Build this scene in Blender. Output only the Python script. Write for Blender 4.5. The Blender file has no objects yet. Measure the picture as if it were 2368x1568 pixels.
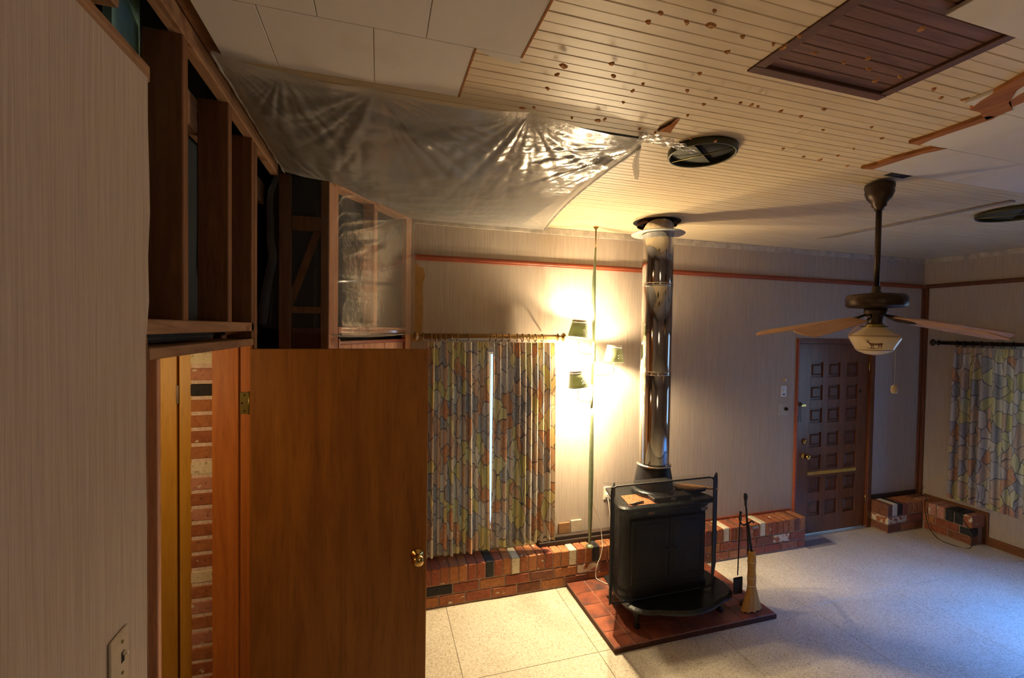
import bpy, math, random
from mathutils import Vector, Matrix, noise
random.seed(7)
PI = math.pi
S = bpy.context.scene
COL = S.collection

# ------------------------------------------------------------------ camera
def cam_matrix(yaw, pitch, roll, loc):
    cy, sy, cp, sp = math.cos(yaw), math.sin(yaw), math.cos(pitch), math.sin(pitch)
    fwd = Vector((sy*cp, cy*cp, -sp)); right = Vector((cy, -sy, 0)); up = right.cross(fwd)
    cr, sr = math.cos(roll), math.sin(roll)
    rr = cr*right + sr*up; uu = -sr*right + cr*up
    m = Matrix((rr, uu, -fwd)).transposed().to_4x4(); m.translation = loc
    return m
cd = bpy.data.cameras.new('camera'); cam = bpy.data.objects.new('camera', cd); COL.objects.link(cam)
cd.sensor_width = 36; cd.lens = 1029.0/2368*36; cd.clip_start = .02
cam.matrix_world = cam_matrix(math.radians(16.69), math.radians(1.297), math.radians(.813), Vector((0, 0, 2.16)))
S.camera = cam
S.view_settings.view_transform = 'Standard'; S.view_settings.look = 'None'
S.view_settings.gamma = 1; S.view_settings.exposure = 0.0; S.view_settings.use_curve_mapping = False

# ------------------------------------------------------------------ light
W = bpy.data.worlds.new('sky'); S.world = W; W.use_nodes = True
bg = W.node_tree.nodes['Background']; bg.inputs[0].default_value = (.40, .66, 1, 1); bg.inputs[1].default_value = 2.6
def area(name, loc, target, sx, sy, power, col):
    l = bpy.data.lights.new(name, 'AREA'); l.shape = 'RECTANGLE'; l.size = sx; l.size_y = sy; l.energy = power; l.color = col
    o = bpy.data.objects.new(name, l); COL.objects.link(o); o.location = loc
    o.rotation_euler = (Vector(target) - Vector(loc)).to_track_quat('-Z', 'Y').to_euler()
    return o
def point(name, loc, power, col, r=.03):
    l = bpy.data.lights.new(name, 'POINT'); l.energy = power; l.color = col; l.shadow_soft_size = r
    o = bpy.data.objects.new(name, l); COL.objects.link(o); o.location = loc; return o
BLUE = (.05, .26, 1.0)
wd = area('window_daylight', (6.25, 1.15, 1.80), (4.95, 1.80, 0.0), .9, .6, 175, BLUE); wd.data.spread = math.radians(54)
point('hall_bulb', (-1.15, 1.5, 1.9), 15, (1, .66, .3), .08)
point('room_fill_light', (1.2, -.3, 1.75), 8, (1, .78, .55), .25)  # added unseen warm fill behind the camera, brightens the left wall

# ------------------------------------------------------------------ helpers
def empty(name, loc=(0, 0, 0), parent=None, label=None, cat=None, group=None, kind=None):
    o = bpy.data.objects.new(name, None); COL.objects.link(o); o.location = loc
    o.empty_display_size = .05
    if parent: o.parent = parent
    if label: o['label'] = label
    if cat: o['category'] = cat
    if group: o['group'] = group
    if kind: o['kind'] = kind
    return o
def wloc(o):
    v = Vector((0, 0, 0))
    while o: v += Vector(o.location); o = o.parent
    return v
class MB:
    def __init__(s): s.v = []; s.f = []; s.sm = []
    def add(s, vs, fs, smooth=False):
        b = len(s.v); s.v += [tuple(v) for v in vs]; s.f += [tuple(i+b for i in f) for f in fs]; s.sm += [smooth]*len(fs); return s
    def box(s, x0, x1, y0, y1, z0, z1, M=None):
        vs = [Vector((x, y, z)) for z in (z0, z1) for y in (y0, y1) for x in (x0, x1)]
        if M: vs = [M @ v for v in vs]
        return s.add(vs, [(0, 2, 3, 1), (4, 5, 7, 6), (0, 1, 5, 4), (2, 6, 7, 3), (0, 4, 6, 2), (1, 3, 7, 5)])
    def cbox(s, x0, x1, y0, y1, z0, z1, c=.003, M=None):      # chamfered box
        vs = []; C = [(x0, x1), (y0, y1), (z0, z1)]
        idx = {}
        for i in range(2):
            for j in range(2):
                for k in range(2):
                    p = [C[0][i], C[1][j], C[2][k]]; sg = [1-2*i, 1-2*j, 1-2*k]
                    for a in range(3):
                        q = list(p)
                        for b in range(3):
                            if b != a: q[b] += sg[b]*c
                        idx[(i, j, k, a)] = len(vs); vs.append(Vector(q))
        fs = []
        for a in range(3):
            b, c2 = (a+1) % 3, (a+2) % 3
            for sd in range(2):
                loop = []
                for (u, w) in ((0, 0), (1, 0), (1, 1), (0, 1)):
                    t = [0, 0, 0]; t[a] = sd; t[b] = u; t[c2] = w; loop.append(idx[(t[0], t[1], t[2], a)])
                fs.append(tuple(loop if sd else loop[::-1]))
            for u in range(2):
                for w in range(2):   # edges along axis a between faces b and c2
                    t0 = [0, 0, 0]; t0[a] = 0; t0[b] = u; t0[c2] = w; t1 = list(t0); t1[a] = 1
                    fs.append((idx[(*t0, b)], idx[(*t1, b)], idx[(*t1, c2)], idx[(*t0, c2)]))
        for i in range(2):
            for j in range(2):
                for k in range(2): fs.append((idx[(i, j, k, 0)], idx[(i, j, k, 1)], idx[(i, j, k, 2)]))
        if M: vs = [M @ v for v in vs]
        return s.add(vs, fs)
    def lathe(s, prof, c=(0, 0, 0), n=32, smooth=True, M=None, cap=True):
        vs = []; fs = []
        for (r, z) in prof:
            for i in range(n):
                a = 2*PI*i/n; p = Vector((r*math.cos(a), r*math.sin(a), z))
                if M: p = M @ p
                vs.append(p + Vector(c))
        for j in range(len(prof)-1):
            for i in range(n):
                k = (i+1) % n; fs.append((j*n+i, j*n+k, (j+1)*n+k, (j+1)*n+i))
        if cap:
            if prof[0][0] > 1e-4: fs.append(tuple(range(n))[::-1])
            if prof[-1][0] > 1e-4: fs.append(tuple((len(prof)-1)*n+i for i in range(n)))
        return s.add(vs, fs, smooth)
    def tube(s, pts, r, n=8, rad=None, cap=True):
        pts = [Vector(p) for p in pts]; vs = []; fs = []; pu = None
        for i, p in enumerate(pts):
            t = (pts[min(i+1, len(pts)-1)] - pts[max(i-1, 0)]).normalized()
            if pu is None: pu = t.orthogonal().normalized()
            u = (pu - t*pu.dot(t)).normalized(); pu = u; w = t.cross(u)
            rr = rad[i] if rad else r
            for k in range(n):
                a = 2*PI*k/n; vs.append(p + (u*math.cos(a) + w*math.sin(a))*rr)
        for i in range(len(pts)-1):
            for k in range(n):
                q = (k+1) % n; fs.append((i*n+k, i*n+q, (i+1)*n+q, (i+1)*n+k))
        if cap: fs += [tuple(range(n))[::-1], tuple((len(pts)-1)*n+k for k in range(n))]
        return s.add(vs, fs, True)
    def prism(s, poly, z0, z1, M=None):       # poly in xy, extruded in z
        n = len(poly); vs = [Vector((x, y, z)) for z in (z0, z1) for (x, y) in poly]
        if M: vs = [M @ v for v in vs]
        return s.add(vs, [tuple(range(n))[::-1], tuple(range(n, 2*n))] + [(i, (i+1) % n, n+(i+1) % n, n+i) for i in range(n)])
    def grid(s, P, nu, nv, smooth=True):      # P(i,j)
        vs = [P(i, j) for j in range(nv+1) for i in range(nu+1)]
        fs = [(j*(nu+1)+i, j*(nu+1)+i+1, (j+1)*(nu+1)+i+1, (j+1)*(nu+1)+i) for j in range(nv) for i in range(nu)]
        return s.add(vs, fs, smooth)
    def build(s, name, mat, parent=None, label=None, cat=None, group=None, kind=None, uv=None, loc=None):
        off = wloc(parent) if parent else Vector((0, 0, 0))
        o_loc = Vector(loc) if loc is not None else Vector((0, 0, 0))   # world location of the object's origin
        if loc is None and parent: o_loc = off
        me = bpy.data.meshes.new(name)
        me.from_pydata([tuple(Vector(v) - o_loc) for v in s.v], [], s.f)
        me.polygons.foreach_set('use_smooth', s.sm)
        if uv:
            l = me.uv_layers.new(name='UVMap')
            for lp in me.loops: l.data[lp.index].uv = uv[lp.vertex_index]
        me.materials.append(mat); me.update()
        o = bpy.data.objects.new(name, me); COL.objects.link(o)
        if parent: o.parent = parent; o.location = o_loc - off
        else: o.location = o_loc
        if label: o['label'] = label
        if cat: o['category'] = cat
        if group: o['group'] = group
        if kind: o['kind'] = kind
        return o
def box(name, x0, x1, y0, y1, z0, z1, mat, parent=None, c=0, **k):
    m = MB()
    if c: m.cbox(x0, x1, y0, y1, z0, z1, c)
    else: m.box(x0, x1, y0, y1, z0, z1)
    return m.build(name, mat, parent, **k)
def inst(src, loc, parent, mat=None, scale=None, label=None, rot=None):   # cheap copy sharing mesh, loc is in parent space
    o = src.copy(); COL.objects.link(o); o.parent = parent; o.location = loc
    if scale: o.scale = scale
    if rot: o.rotation_euler = rot
    if mat: o.material_slots[0].link = 'OBJECT'; o.material_slots[0].material = mat
    if label: o['label'] = label
    return o

# ------------------------------------------------------------------ materials
class NT:
    def __init__(s, name):
        s.m = bpy.data.materials.new(name); s.m.use_nodes = True; s.t = s.m.node_tree; s.b = s.t.nodes['Principled BSDF']; s.out = s.t.nodes['Material Output']
    def n(s, typ, **k):
        x = s.t.nodes.new(typ)
        for a, b in k.items():
            if a in ('op',): x.operation = b
            elif hasattr(x, a): setattr(x, a, b)
        return x
    def l(s, a, b): s.t.links.new(a, b)
    def coord(s, scale=(1, 1, 1), rnd=True, uv=False):
        tc = s.n('ShaderNodeTexCoord'); mp = s.n('ShaderNodeMapping'); mp.inputs['Scale'].default_value = scale
        s.l(tc.outputs['UV' if uv else 'Object'], mp.inputs['Vector'])
        if rnd:
            oi = s.n('ShaderNodeObjectInfo'); mu = s.n('ShaderNodeMath', op='MULTIPLY'); mu.inputs[1].default_value = 37.0
            s.l(oi.outputs['Random'], mu.inputs[0]); s.l(mu.outputs[0], mp.inputs['Location'])
        return mp.outputs[0]
    def noise(s, vec, scale=5, detail=4, rough=.5, dist=0):
        x = s.n('ShaderNodeTexNoise'); x.inputs['Scale'].default_value = scale; x.inputs['Detail'].default_value = detail
        x.inputs['Roughness'].default_value = rough; x.inputs['Distortion'].default_value = dist
        s.l(vec, x.inputs['Vector']); return x.outputs['Fac']
    def ramp(s, fac, stops, const=False):
        x = s.n('ShaderNodeValToRGB'); e = x.color_ramp.elements
        while len(e) < len(stops): e.new(.5)
        for q, (p, c) in zip(e, stops): q.position = p; q.color = (*c, 1) if len(c) == 3 else c
        if const: x.color_ramp.interpolation = 'CONSTANT'
        s.l(fac, x.inputs[0]); return x.outputs[0]
    def mix(s, a, b, fac, mode='MIX'):
        x = s.n('ShaderNodeMix'); x.data_type = 'RGBA'; x.blend_type = mode
        for src, i in ((a, 6), (b, 7), (fac, 0)):
            if isinstance(src, (int, float)): x.inputs[i].default_value = src
            elif isinstance(src, tuple): x.inputs[i].default_value = (*src, 1)
            else: s.l(src, x.inputs[i])
        return x.outputs[2]
    def bump(s, h, strength=.3, dist=.01):
        x = s.n('ShaderNodeBump'); x.inputs['Strength'].default_value = strength; x.inputs['Distance'].default_value = dist
        s.l(h, x.inputs['Height']); s.l(x.outputs[0], s.b.inputs['Normal']); return x
    def col(s, c):
        if isinstance(c, tuple): s.b.inputs['Base Color'].default_value = (*c, 1)
        else: s.l(c, s.b.inputs['Base Color'])
    def set(s, **k):
        for a, b in k.items(): s.b.inputs[a.replace('_', ' ')].default_value = b
        return s
def flat(name, c, rough=.6, metal=0, var=.12, scale=30, **k):
    t = NT(name); f = t.noise(t.coord(), scale, 3)
    t.col(t.ramp(f, [(.3, tuple(x*(1-var) for x in c)), (.7, tuple(min(1, x*(1+var)) for x in c))]))
    t.set(Roughness=rough, Metallic=metal, **k); return t.m
def wood(name, c1, c2, axis='z', rough=.45, scale=1, knots=False, spec=.4, stretch=14):
    t = NT(name); sc = {'x': (1.1, stretch, stretch), 'y': (stretch, 1.1, stretch), 'z': (stretch, stretch, 1.1)}[axis]
    v = t.coord(tuple(a*scale for a in sc)); f = t.noise(v, 2.2, 5, .6, 1.2)
    c = t.ramp(f, [(.28, c1), (.5, tuple((a+b)/2 for a, b in zip(c1, c2))), (.7, c2)])
    f2 = t.noise(t.coord(tuple(a*4*scale for a in sc)), 5, 2); c = t.mix(c, t.mix(c, (.25, .2, .15), .5, 'MULTIPLY'), t.ramp(f2, [(.55, (0, 0, 0)), (.75, (.6, .6, .6))]))
    if knots:
        k = t.noise(t.coord((4, 4, 4)), 2, 2); c = t.mix(c, t.mix(c, (.4, .25, .15), .7, 'MULTIPLY'), t.ramp(k, [(.62, (0, 0, 0)), (.72, (1, 1, 1))]))
    t.col(c); t.set(Roughness=rough); t.b.inputs['Specular IOR Level'].default_value = spec
    t.bump(f, .15, .004); return t.m
def wallpaper(name, a='x'):
    t = NT(name); v = t.coord((1, 1, .012), rnd=False); f = t.noise(v, 330, 3, .6)
    c = t.ramp(f, [(.30, (.375, .297, .225)), (.5, (.455, .372, .292)), (.72, (.52, .44, .357))])
    f2 = t.noise(t.coord((1, 1, .03), rnd=False), 9, 3); c = t.mix(c, (.40, .34, .31), t.ramp(f2, [(.4, (0, 0, 0)), (.8, (.3, .3, .3))]))
    t.col(c); t.set(Roughness=.9); t.b.inputs['Specular IOR Level'].default_value = .15
    t.bump(f, .35, .002); return t.m
M = {}
M['paper'] = wallpaper('grasscloth_wallpaper')
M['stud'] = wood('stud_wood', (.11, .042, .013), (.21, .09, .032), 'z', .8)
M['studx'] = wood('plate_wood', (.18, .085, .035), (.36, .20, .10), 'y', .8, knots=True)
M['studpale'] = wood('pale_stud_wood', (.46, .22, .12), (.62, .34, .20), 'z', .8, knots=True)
M['panel'] = wood('brown_sheathing_wood', (.05, .012, .005), (.095, .028, .01), 'z', .7, stretch=6)
M['navy'] = flat('dark_building_paper', (.018, .028, .035), .9)
M['turq'] = flat('turquoise_paint', (.17, .33, .30), .7)
M['doorwood'] = wood('door_veneer', (.17, .056, .006), (.30, .118, .014), 'z', .42, .35, spec=.35)
M['jamb'] = wood('orange_jamb_wood', (.35, .10, .014), (.50, .17, .028), 'z', .45, .6)
M['gold'] = wood('golden_wood', (.44, .22, .02), (.56, .31, .04), 'z', .45, .5)
M['front'] = wood('mahogany_wood', (.10, .026, .008), (.20, .062, .020), 'z', .28, spec=.6)
M['frontx'] = wood('mahogany_panel_wood', (.07, .018, .007), (.14, .04, .014), 'z', .3, spec=.6)
M['rail'] = wood('redwood_rail', (.22, .045, .018), (.34, .085, .035), 'x', .4)
M['raily'] = wood('brown_trim_wood', (.10, .028, .012), (.17, .055, .022), 'z', .5)
M['base'] = wood('baseboard_wood', (.14, .05, .018), (.22, .085, .03), 'y', .5)
M['darkwood'] = wood('charred_beam_wood', (.02, .012, .009), (.05, .028, .018), 'x', .7)
def bead():
    t = NT('cream_beadboard_paint'); v = t.coord((1.2, 14, 14)); f = t.noise(v, 2, 4)
    c = t.ramp(f, [(.3, (.53, .41, .245)), (.7, (.63, .505, .325))])
    t.col(c); t.set(Roughness=.42); t.bump(f, .08, .002); return t.m
M['bead'] = bead()
M['hatch'] = wood('unpainted_ceiling_wood', (.085, .036, .02), (.17, .08, .048), 'x', .6)
M['hatchframe'] = wood('hatch_frame_wood', (.07, .028, .015), (.12, .05, .03), 'x', .6)
def tilemat():
    t = NT('white_ceiling_tile'); f = t.noise(t.coord((1, 1, 1), rnd=False), 260, 2); g = t.noise(t.coord((1, 1, 1), rnd=False), 3.2, 3)
    c = t.mix((.56, .515, .46), (.42, .36, .25), t.ramp(g, [(.52, (0, 0, 0)), (.8, (.8, .8, .8))]))
    t.col(c); t.set(Roughness=.9); t.bump(f, .15, .002); return t.m
M['ctile'] = tilemat()
M['torn'] = wood('torn_fibreboard', (.17, .055, .012), (.36, .13, .03), 'y', .9)
M['adh'] = flat('dried_adhesive', (.40, .165, .035), .7, var=.5, scale=90)
M['plaster'] = flat('plaster_cove', (.50, .44, .36), .9, var=.25, scale=14)
M['glue'] = flat('old_wall_glue', (.36, .20, .055), .8)
M['glass'] = NT('window_glass').set(Roughness=.05, Transmission_Weight=1.0, IOR=1.01).m
def brick(name, c, c2, sp=(.62, .55, .40), amt=.0):
    t = NT(name); f = t.noise(t.coord((1, 1, 1)), 28, 5, .65); g = t.noise(t.coord((1, 1, 1)), 70, 3)
    cc = t.ramp(f, [(.35, c), (.65, c2)])
    cc = t.mix(cc, (.05, .03, .025), t.ramp(g, [(.6, (0, 0, 0)), (.72, (.7, .7, .7))]))
    if amt: cc = t.mix(cc, sp, t.ramp(t.noise(t.coord((1, 1, 1)), 22, 4), [(.30+amt, (1, 1, 1)), (.34+amt, (0, 0, 0))]))
    t.col(cc); t.set(Roughness=.85); t.bump(g, .6, .004); return t.m
BR = [brick('red_brick', (.22, .055, .025), (.33, .095, .045)), brick('orange_brick', (.32, .115, .04), (.44, .18, .065)),
      brick('brown_brick', (.15, .055, .03), (.24, .085, .045)), brick('pink_brick', (.42, .18, .12), (.50, .24, .16), amt=.03),
      brick('rust_brick', (.26, .08, .03), (.38, .135, .055), amt=.02)]
BBLK = brick('black_brick', (.012, .012, .014), (.03, .028, .028)); BCRM = brick('cream_brick', (.62, .56, .40), (.70, .63, .46)); BSPL = brick('whitewashed_brick', (.30, .09, .035), (.40, .13, .05), amt=.2)
M['mortar'] = flat('mortar', (.30, .19, .14), .95, var=.3, scale=60)
M['mortarlight'] = flat('hall_mortar', (.66, .52, .44), .95, var=.2, scale=60)
def terr():
    t = NT('speckled_terrazzo'); v = t.coord((1, 1, 1)); a = t.n('ShaderNodeTexVoronoi'); a.inputs['Scale'].default_value = 150; t.l(v, a.inputs['Vector'])
    sep = t.n('ShaderNodeSeparateColor'); t.l(a.outputs['Color'], sep.inputs[0])
    f = t.noise(v, 3, 3)
    base = t.ramp(f, [(.3, (.50, .44, .315)), (.7, (.58, .52, .385))])
    c = t.mix(base, (.72, .66, .54), t.ramp(sep.outputs[0], [(.55, (0, 0, 0)), (.6, (.6, .6, .6))]))
    c = t.mix(c, (.22, .16, .10), t.ramp(sep.outputs[1], [(.88, (0, 0, 0)), (.92, (.55, .55, .55))]))
    t.col(c); t.set(Roughness=.38); t.b.inputs['Specular IOR Level'].default_value = .4; return t.m
M['terr'] = terr()
M['joint'] = flat('floor_joint', (.16, .11, .06), .8)
def quarry():
    t = NT('quarry_tile'); f = t.noise(t.coord((1, 1, 1)), 7, 4, .6)
    t.col(t.ramp(f, [(.3, (.075, .045, .04)), (.45, (.20, .06, .035)), (.65, (.34, .095, .045))])); t.set(Roughness=.35); return t.m
M['quarry'] = quarry()
M['grout'] = flat('quarry_grout', (.38, .22, .15), .9)
def chrome():
    t = NT('polished_stovepipe_steel'); f = t.noise(t.coord((1, 1, .15)), 12, 2, .5, .5)
    t.col(t.ramp(f, [(.3, (.46, .44, .42)), (.7, (.62, .60, .57))])); t.set(Metallic=1.0, Roughness=.09); t.bump(f, .12, .01); return t.m
M['chrome'] = chrome()
M['iron'] = flat('black_cast_iron', (.006, .006, .007), .42, .0, var=.3)
M['irongloss'] = flat('black_enamelled_iron', (.012, .014, .015), .28, .2)
M['lampreflect'] = flat('orange_lamp_reflection', (.38, .12, .045), .45, .1, var=.5, scale=60)
M['bronze'] = flat('dark_bronze', (.045, .028, .018), .38, .6)
M['brass'] = flat('brass', (.55, .36, .12), .2, 1.0)
M['agedbrass'] = flat('aged_brass', (.20, .16, .045), .35, .8)
M['rodmetal'] = flat('antique_gold_rod', (.26, .15, .05), .35, .5)
M['olive'] = flat('olive_green_lamp_metal', (.20, .23, .13), .35, .3)
def shademat():
    t = NT('olive_lamp_shade'); t.col((.28, .31, .18)); t.set(Roughness=.6)
    tl = t.n('ShaderNodeBsdfTranslucent'); tl.inputs[0].default_value = (.5, .55, .3, 1); mx = t.n('ShaderNodeMixShader'); mx.inputs[0].default_value = .04
    t.l(t.b.outputs[0], mx.inputs[1]); t.l(tl.outputs[0], mx.inputs[2]); t.l(mx.outputs[0], t.out.inputs['Surface']); return t.m
M['shade'] = shademat()
M['cream'] = flat('cream_enamel', (.75, .70, .58), .4, var=.04)
M['white'] = flat('white_plastic', (.62, .58, .52), .4, var=.04)
M['beige'] = flat('beige_painted_metal', (.46, .38, .27), .5, var=.08)
M['globe'] = flat('opal_glass_globe', (.66, .55, .36), .14, var=.03, scale=4)
M['stag'] = flat('brown_decal', (.12, .04, .015), .4)
M['blade'] = wood('fan_blade_wood', (.34, .19, .11), (.46, .27, .17), 'x', .5, 1.0)
M['wire'] = flat('black_wire', (.01, .01, .01), .5)
M['corn'] = wood('broom_corn', (.50, .26, .06), (.66, .38, .12), 'z', .8, 6)
M['bellows'] = wood('bellows_wood', (.20, .10, .04), (.30, .16, .07), 'x', .5)
M['vent'] = flat('olive_duct_metal', (.05, .048, .025), .5, .4)
M['void'] = flat('black_and_cavity_shade', (.006, .004, .003), .95)  # black for leather and knobs, and painted shade in gaps and cavities
M['kraft'] = flat('grey_sheathing_board', (.06, .063, .06), .9, var=.3, scale=8)
M['greyflash'] = flat('weathered_galvanised', (.40, .39, .37), .5, .5)
M['dirt'] = flat('concrete_outside', (.35, .36, .38), .9)
M['greywood'] = flat('grey_batten_wood', (.24, .20, .17), .8)
M['wax'] = flat('painted_khaki_board', (.33, .29, .17), .7)
def bulb(name, c, e):
    t = NT(name); t.b.inputs['Emission Color'].default_value = (*c, 1); t.b.inputs['Emission Strength'].default_value = e; return t.m
M['bulb'] = bulb('lit_bulb', (1, .80, .50), 25)
def plastic(name, opacity=.5, gloss=.55, bmp=.25, rgh=.30):
    t = NT(name); v = t.coord((1, 1, 1), rnd=False)
    f = t.noise(v, 34, 4, .6, .8)
    tr = t.n('ShaderNodeBsdfTransparent'); tr.inputs[0].default_value = (.93, .92, .90, 1)
    df = t.n('ShaderNodeBsdfDiffuse'); df.inputs[0].default_value = (.50, .475, .44, 1)
    tl = t.n('ShaderNodeBsdfTranslucent'); tl.inputs[0].default_value = (.40, .39, .37, 1)
    gl = t.n('ShaderNodeBsdfGlossy'); gl.inputs[0].default_value = (.9, .9, .9, 1); gl.inputs[1].default_value = rgh
    bp = t.n('ShaderNodeBump'); bp.inputs['Strength'].default_value = bmp; bp.inputs['Distance'].default_value = .003; t.l(f, bp.inputs['Height'])
    t.l(bp.outputs[0], gl.inputs['Normal'])
    m1 = t.n('ShaderNodeMixShader'); m1.inputs[0].default_value = .4; t.l(df.outputs[0], m1.inputs[1]); t.l(tl.outputs[0], m1.inputs[2])
    m2 = t.n('ShaderNodeMixShader'); m2.inputs[0].default_value = opacity; t.l(tr.outputs[0], m2.inputs[1]); t.l(m1.outputs[0], m2.inputs[2])
    fr = t.n('ShaderNodeFresnel'); fr.inputs[0].default_value = 1.22; t.l(bp.outputs[0], fr.inputs['Normal'])
    m3 = t.n('ShaderNodeMixShader'); mm = t.n('ShaderNodeMath', op='MULTIPLY'); mm.inputs[1].default_value = gloss; t.l(fr.outputs[0], mm.inputs[0]); t.l(mm.outputs[0], m3.inputs[0]); t.l(m2.outputs[0], m3.inputs[1]); t.l(gl.outputs[0], m3.inputs[2])
    t.l(m3.outputs[0], t.out.inputs['Surface']); return t.m
M['film'] = plastic('clear_polythene', .66, .13, .5, .17); M['film2'] = plastic('thin_polythene', .07, .5, .35, .14)
M['film3'] = plastic('bunched_polythene', .55)
def curtain():
    t = NT('leaf_print_curtain'); uv = t.coord((1, 1, 1), rnd=False, uv=True)
    nd = t.n('ShaderNodeTexNoise'); nd.inputs['Scale'].default_value = 6; t.l(uv, nd.inputs['Vector'])
    ad = t.n('ShaderNodeVectorMath', op='SCALE'); ad.inputs['Scale'].default_value = .14; t.l(nd.outputs['Color'], ad.inputs[0])
    av = t.n('ShaderNodeVectorMath', op='ADD'); t.l(uv, av.inputs[0]); t.l(ad.outputs[0], av.inputs[1])
    def vor(feature, sc):
        x = t.n('ShaderNodeTexVoronoi'); x.voronoi_dimensions = '2D'; x.feature = feature; x.inputs['Scale'].default_value = sc; t.l(av.outputs[0], x.inputs['Vector']); return x
    a = vor('F1', 11); sep = t.n('ShaderNodeSeparateColor'); t.l(a.outputs['Color'], sep.inputs[0])
    c = t.ramp(sep.outputs[0], [(0, (.54, .28, .15)), (.14, (.50, .44, .39)), (.32, (.56, .49, .21)), (.44, (.36, .34, .34)), (.58, (.56, .39, .27)), (.72, (.62, .55, .45)), (.88, (.62, .55, .30))], True)
    # veins: rings within each leaf
    r = t.n('ShaderNodeMath', op='MULTIPLY'); r.inputs[1].default_value = 110; t.l(a.outputs['Distance'], r.inputs[0])
    sn = t.n('ShaderNodeMath', op='SINE'); t.l(r.outputs[0], sn.inputs[0])
    c = t.mix(c, t.mix(c, (.45, .42, .45), .8, 'MULTIPLY'), t.ramp(sn.outputs[0], [(.5, (0, 0, 0)), (.8, (.55, .55, .55))]))
    v3 = vor('DISTANCE_TO_EDGE', 34); c = t.mix(c, (.60, .55, .45), t.ramp(v3.outputs['Distance'], [(.03, (.5, .5, .5)), (.07, (0, 0, 0))]))
    b = vor('DISTANCE_TO_EDGE', 11); c = t.mix((.14, .13, .15), c, t.ramp(b.outputs['Distance'], [(.018, (0, 0, 0)), (.045, (1, 1, 1))]))
    df = t.n('ShaderNodeBsdfDiffuse'); tl = t.n('ShaderNodeBsdfTranslucent'); t.l(c, df.inputs[0]); t.l(t.mix(c, (1, .80, .56), 1.0, 'MULTIPLY'), tl.inputs[0])
    m = t.n('ShaderNodeMixShader'); m.inputs[0].default_value = .16; t.l(df.outputs[0], m.inputs[1]); t.l(tl.outputs[0], m.inputs[2]); t.l(m.outputs[0], t.out.inputs['Surface'])
    return t.m
M['curtain'] = curtain()

# ================================================================== STRUCTURE
YB, XR, ZC = 3.577, 6.04, 3.03
# ---- floor: big terrazzo slabs
fl = empty('floor', (0, 0, 0), kind='structure')
box('subfloor', -1.9, 6.3, -3.2, 4.2, -.12, -.012, M['joint'], fl)
P = .914; xs = [.514 + P*k for k in range(-3, 7)]; ys = [2.64 - P*k for k in range(-2, 7)]
slab = None
for i, x in enumerate(xs):
    for j, y in enumerate(ys):
        x0, x1, y0, y1 = max(x, -1.85)+.0015, min(x+P, 6.04)-.0015, max(y-P, -3.1)+.0015, min(y, 3.72)-.0015
        if x1-x0 < .02 or y1-y0 < .02: continue
        box('floor_slab', x0, x1, y0, y1, -.012, 0, M['terr'], fl, c=.001)
MB().cbox(4.14, 4.52, 3.36, 3.50, .0002, .003, .0008).build('floor_patch', M['greywood'], fl)
# ---- back wall (window opening, door opening)
wb = empty('wall_back', (0, 0, 0), kind='structure')
T = .15
def wall_x(parts, mat, y0, y1, parent):
    m = MB()
    for (x0, x1, z0, z1) in parts: m.box(x0, x1, y0, y1, z0, z1)
    return m.build('wallpaper_surface', mat, parent)
WX0, WX1, WZ0, WZ1 = .42, 1.36, .47, 1.99
DX0, DX1, DZ = 4.175, 5.265, 2.085
wall_x([(.245, WX0, 0, ZC), (WX0, WX1, 0, WZ0), (WX0, WX1, WZ1, ZC), (WX1, DX0, 0, ZC), (DX0, DX1, DZ, ZC), (DX1, XR, 0, ZC)], M['paper'], YB, YB+T, wb)
MB().add([(.248, YB-.002, 2.05), (.325, YB-.002, 2.05), (.335, YB-.002, 2.3), (.33, YB-.002, 2.5), (.35, YB-.002, 2.58), (.335, YB-.002, 2.63), (.30, YB-.002, 2.64), (.29, YB-.002, 2.66), (.248, YB-.002, 2.68),
          (.248, YB, 2.05), (.325, YB, 2.05), (.335, YB, 2.3), (.33, YB, 2.5), (.35, YB, 2.58), (.335, YB, 2.63), (.30, YB, 2.64), (.29, YB, 2.66), (.248, YB, 2.68)],
         [tuple(range(9)), tuple(range(9, 18))[::-1]] + [(i, (i+1) % 9, 9+(i+1) % 9, 9+i) for i in range(9)]).build('glue_stain', M['glue'], wb)
for x0, x1 in ((.26, 1.31), (1.312, 1.585), (1.587, 1.86), (1.862, 2.55), (2.552, 2.83), (2.832, 3.1), (3.102, 3.42), (3.422, 4.2), (4.202, 5.1), (5.102, XR-.002)):
    box('plaster_strip', x0, x1, YB-.006, YB, ZC-.055, ZC-.002, M['plaster'], wb, c=.001)
# ---- right wall
wr = empty('wall_right', (0, 0, 0), kind='structure')
RY0, RY1, RZ0, RZ1 = 1.25, 2.95, .52, 2.0
m = MB()
for (y0, y1, z0, z1) in ((-3.1, RY0, 0, ZC), (RY0, RY1, 0, RZ0), (RY0, RY1, RZ1, ZC), (RY1, YB, 0, ZC)): m.box(XR, XR+T, y0, y1, z0, z1)
m.build('wallpaper_surface', M['paper'], wr)
for y0, y1 in ((3.1, YB-.008), (2.2, 3.098), (1.0, 2.198)): box('plaster_strip', XR-.006, XR, y0, y1, ZC-.055, ZC-.002, M['plaster'], wr, c=.001)
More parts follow.
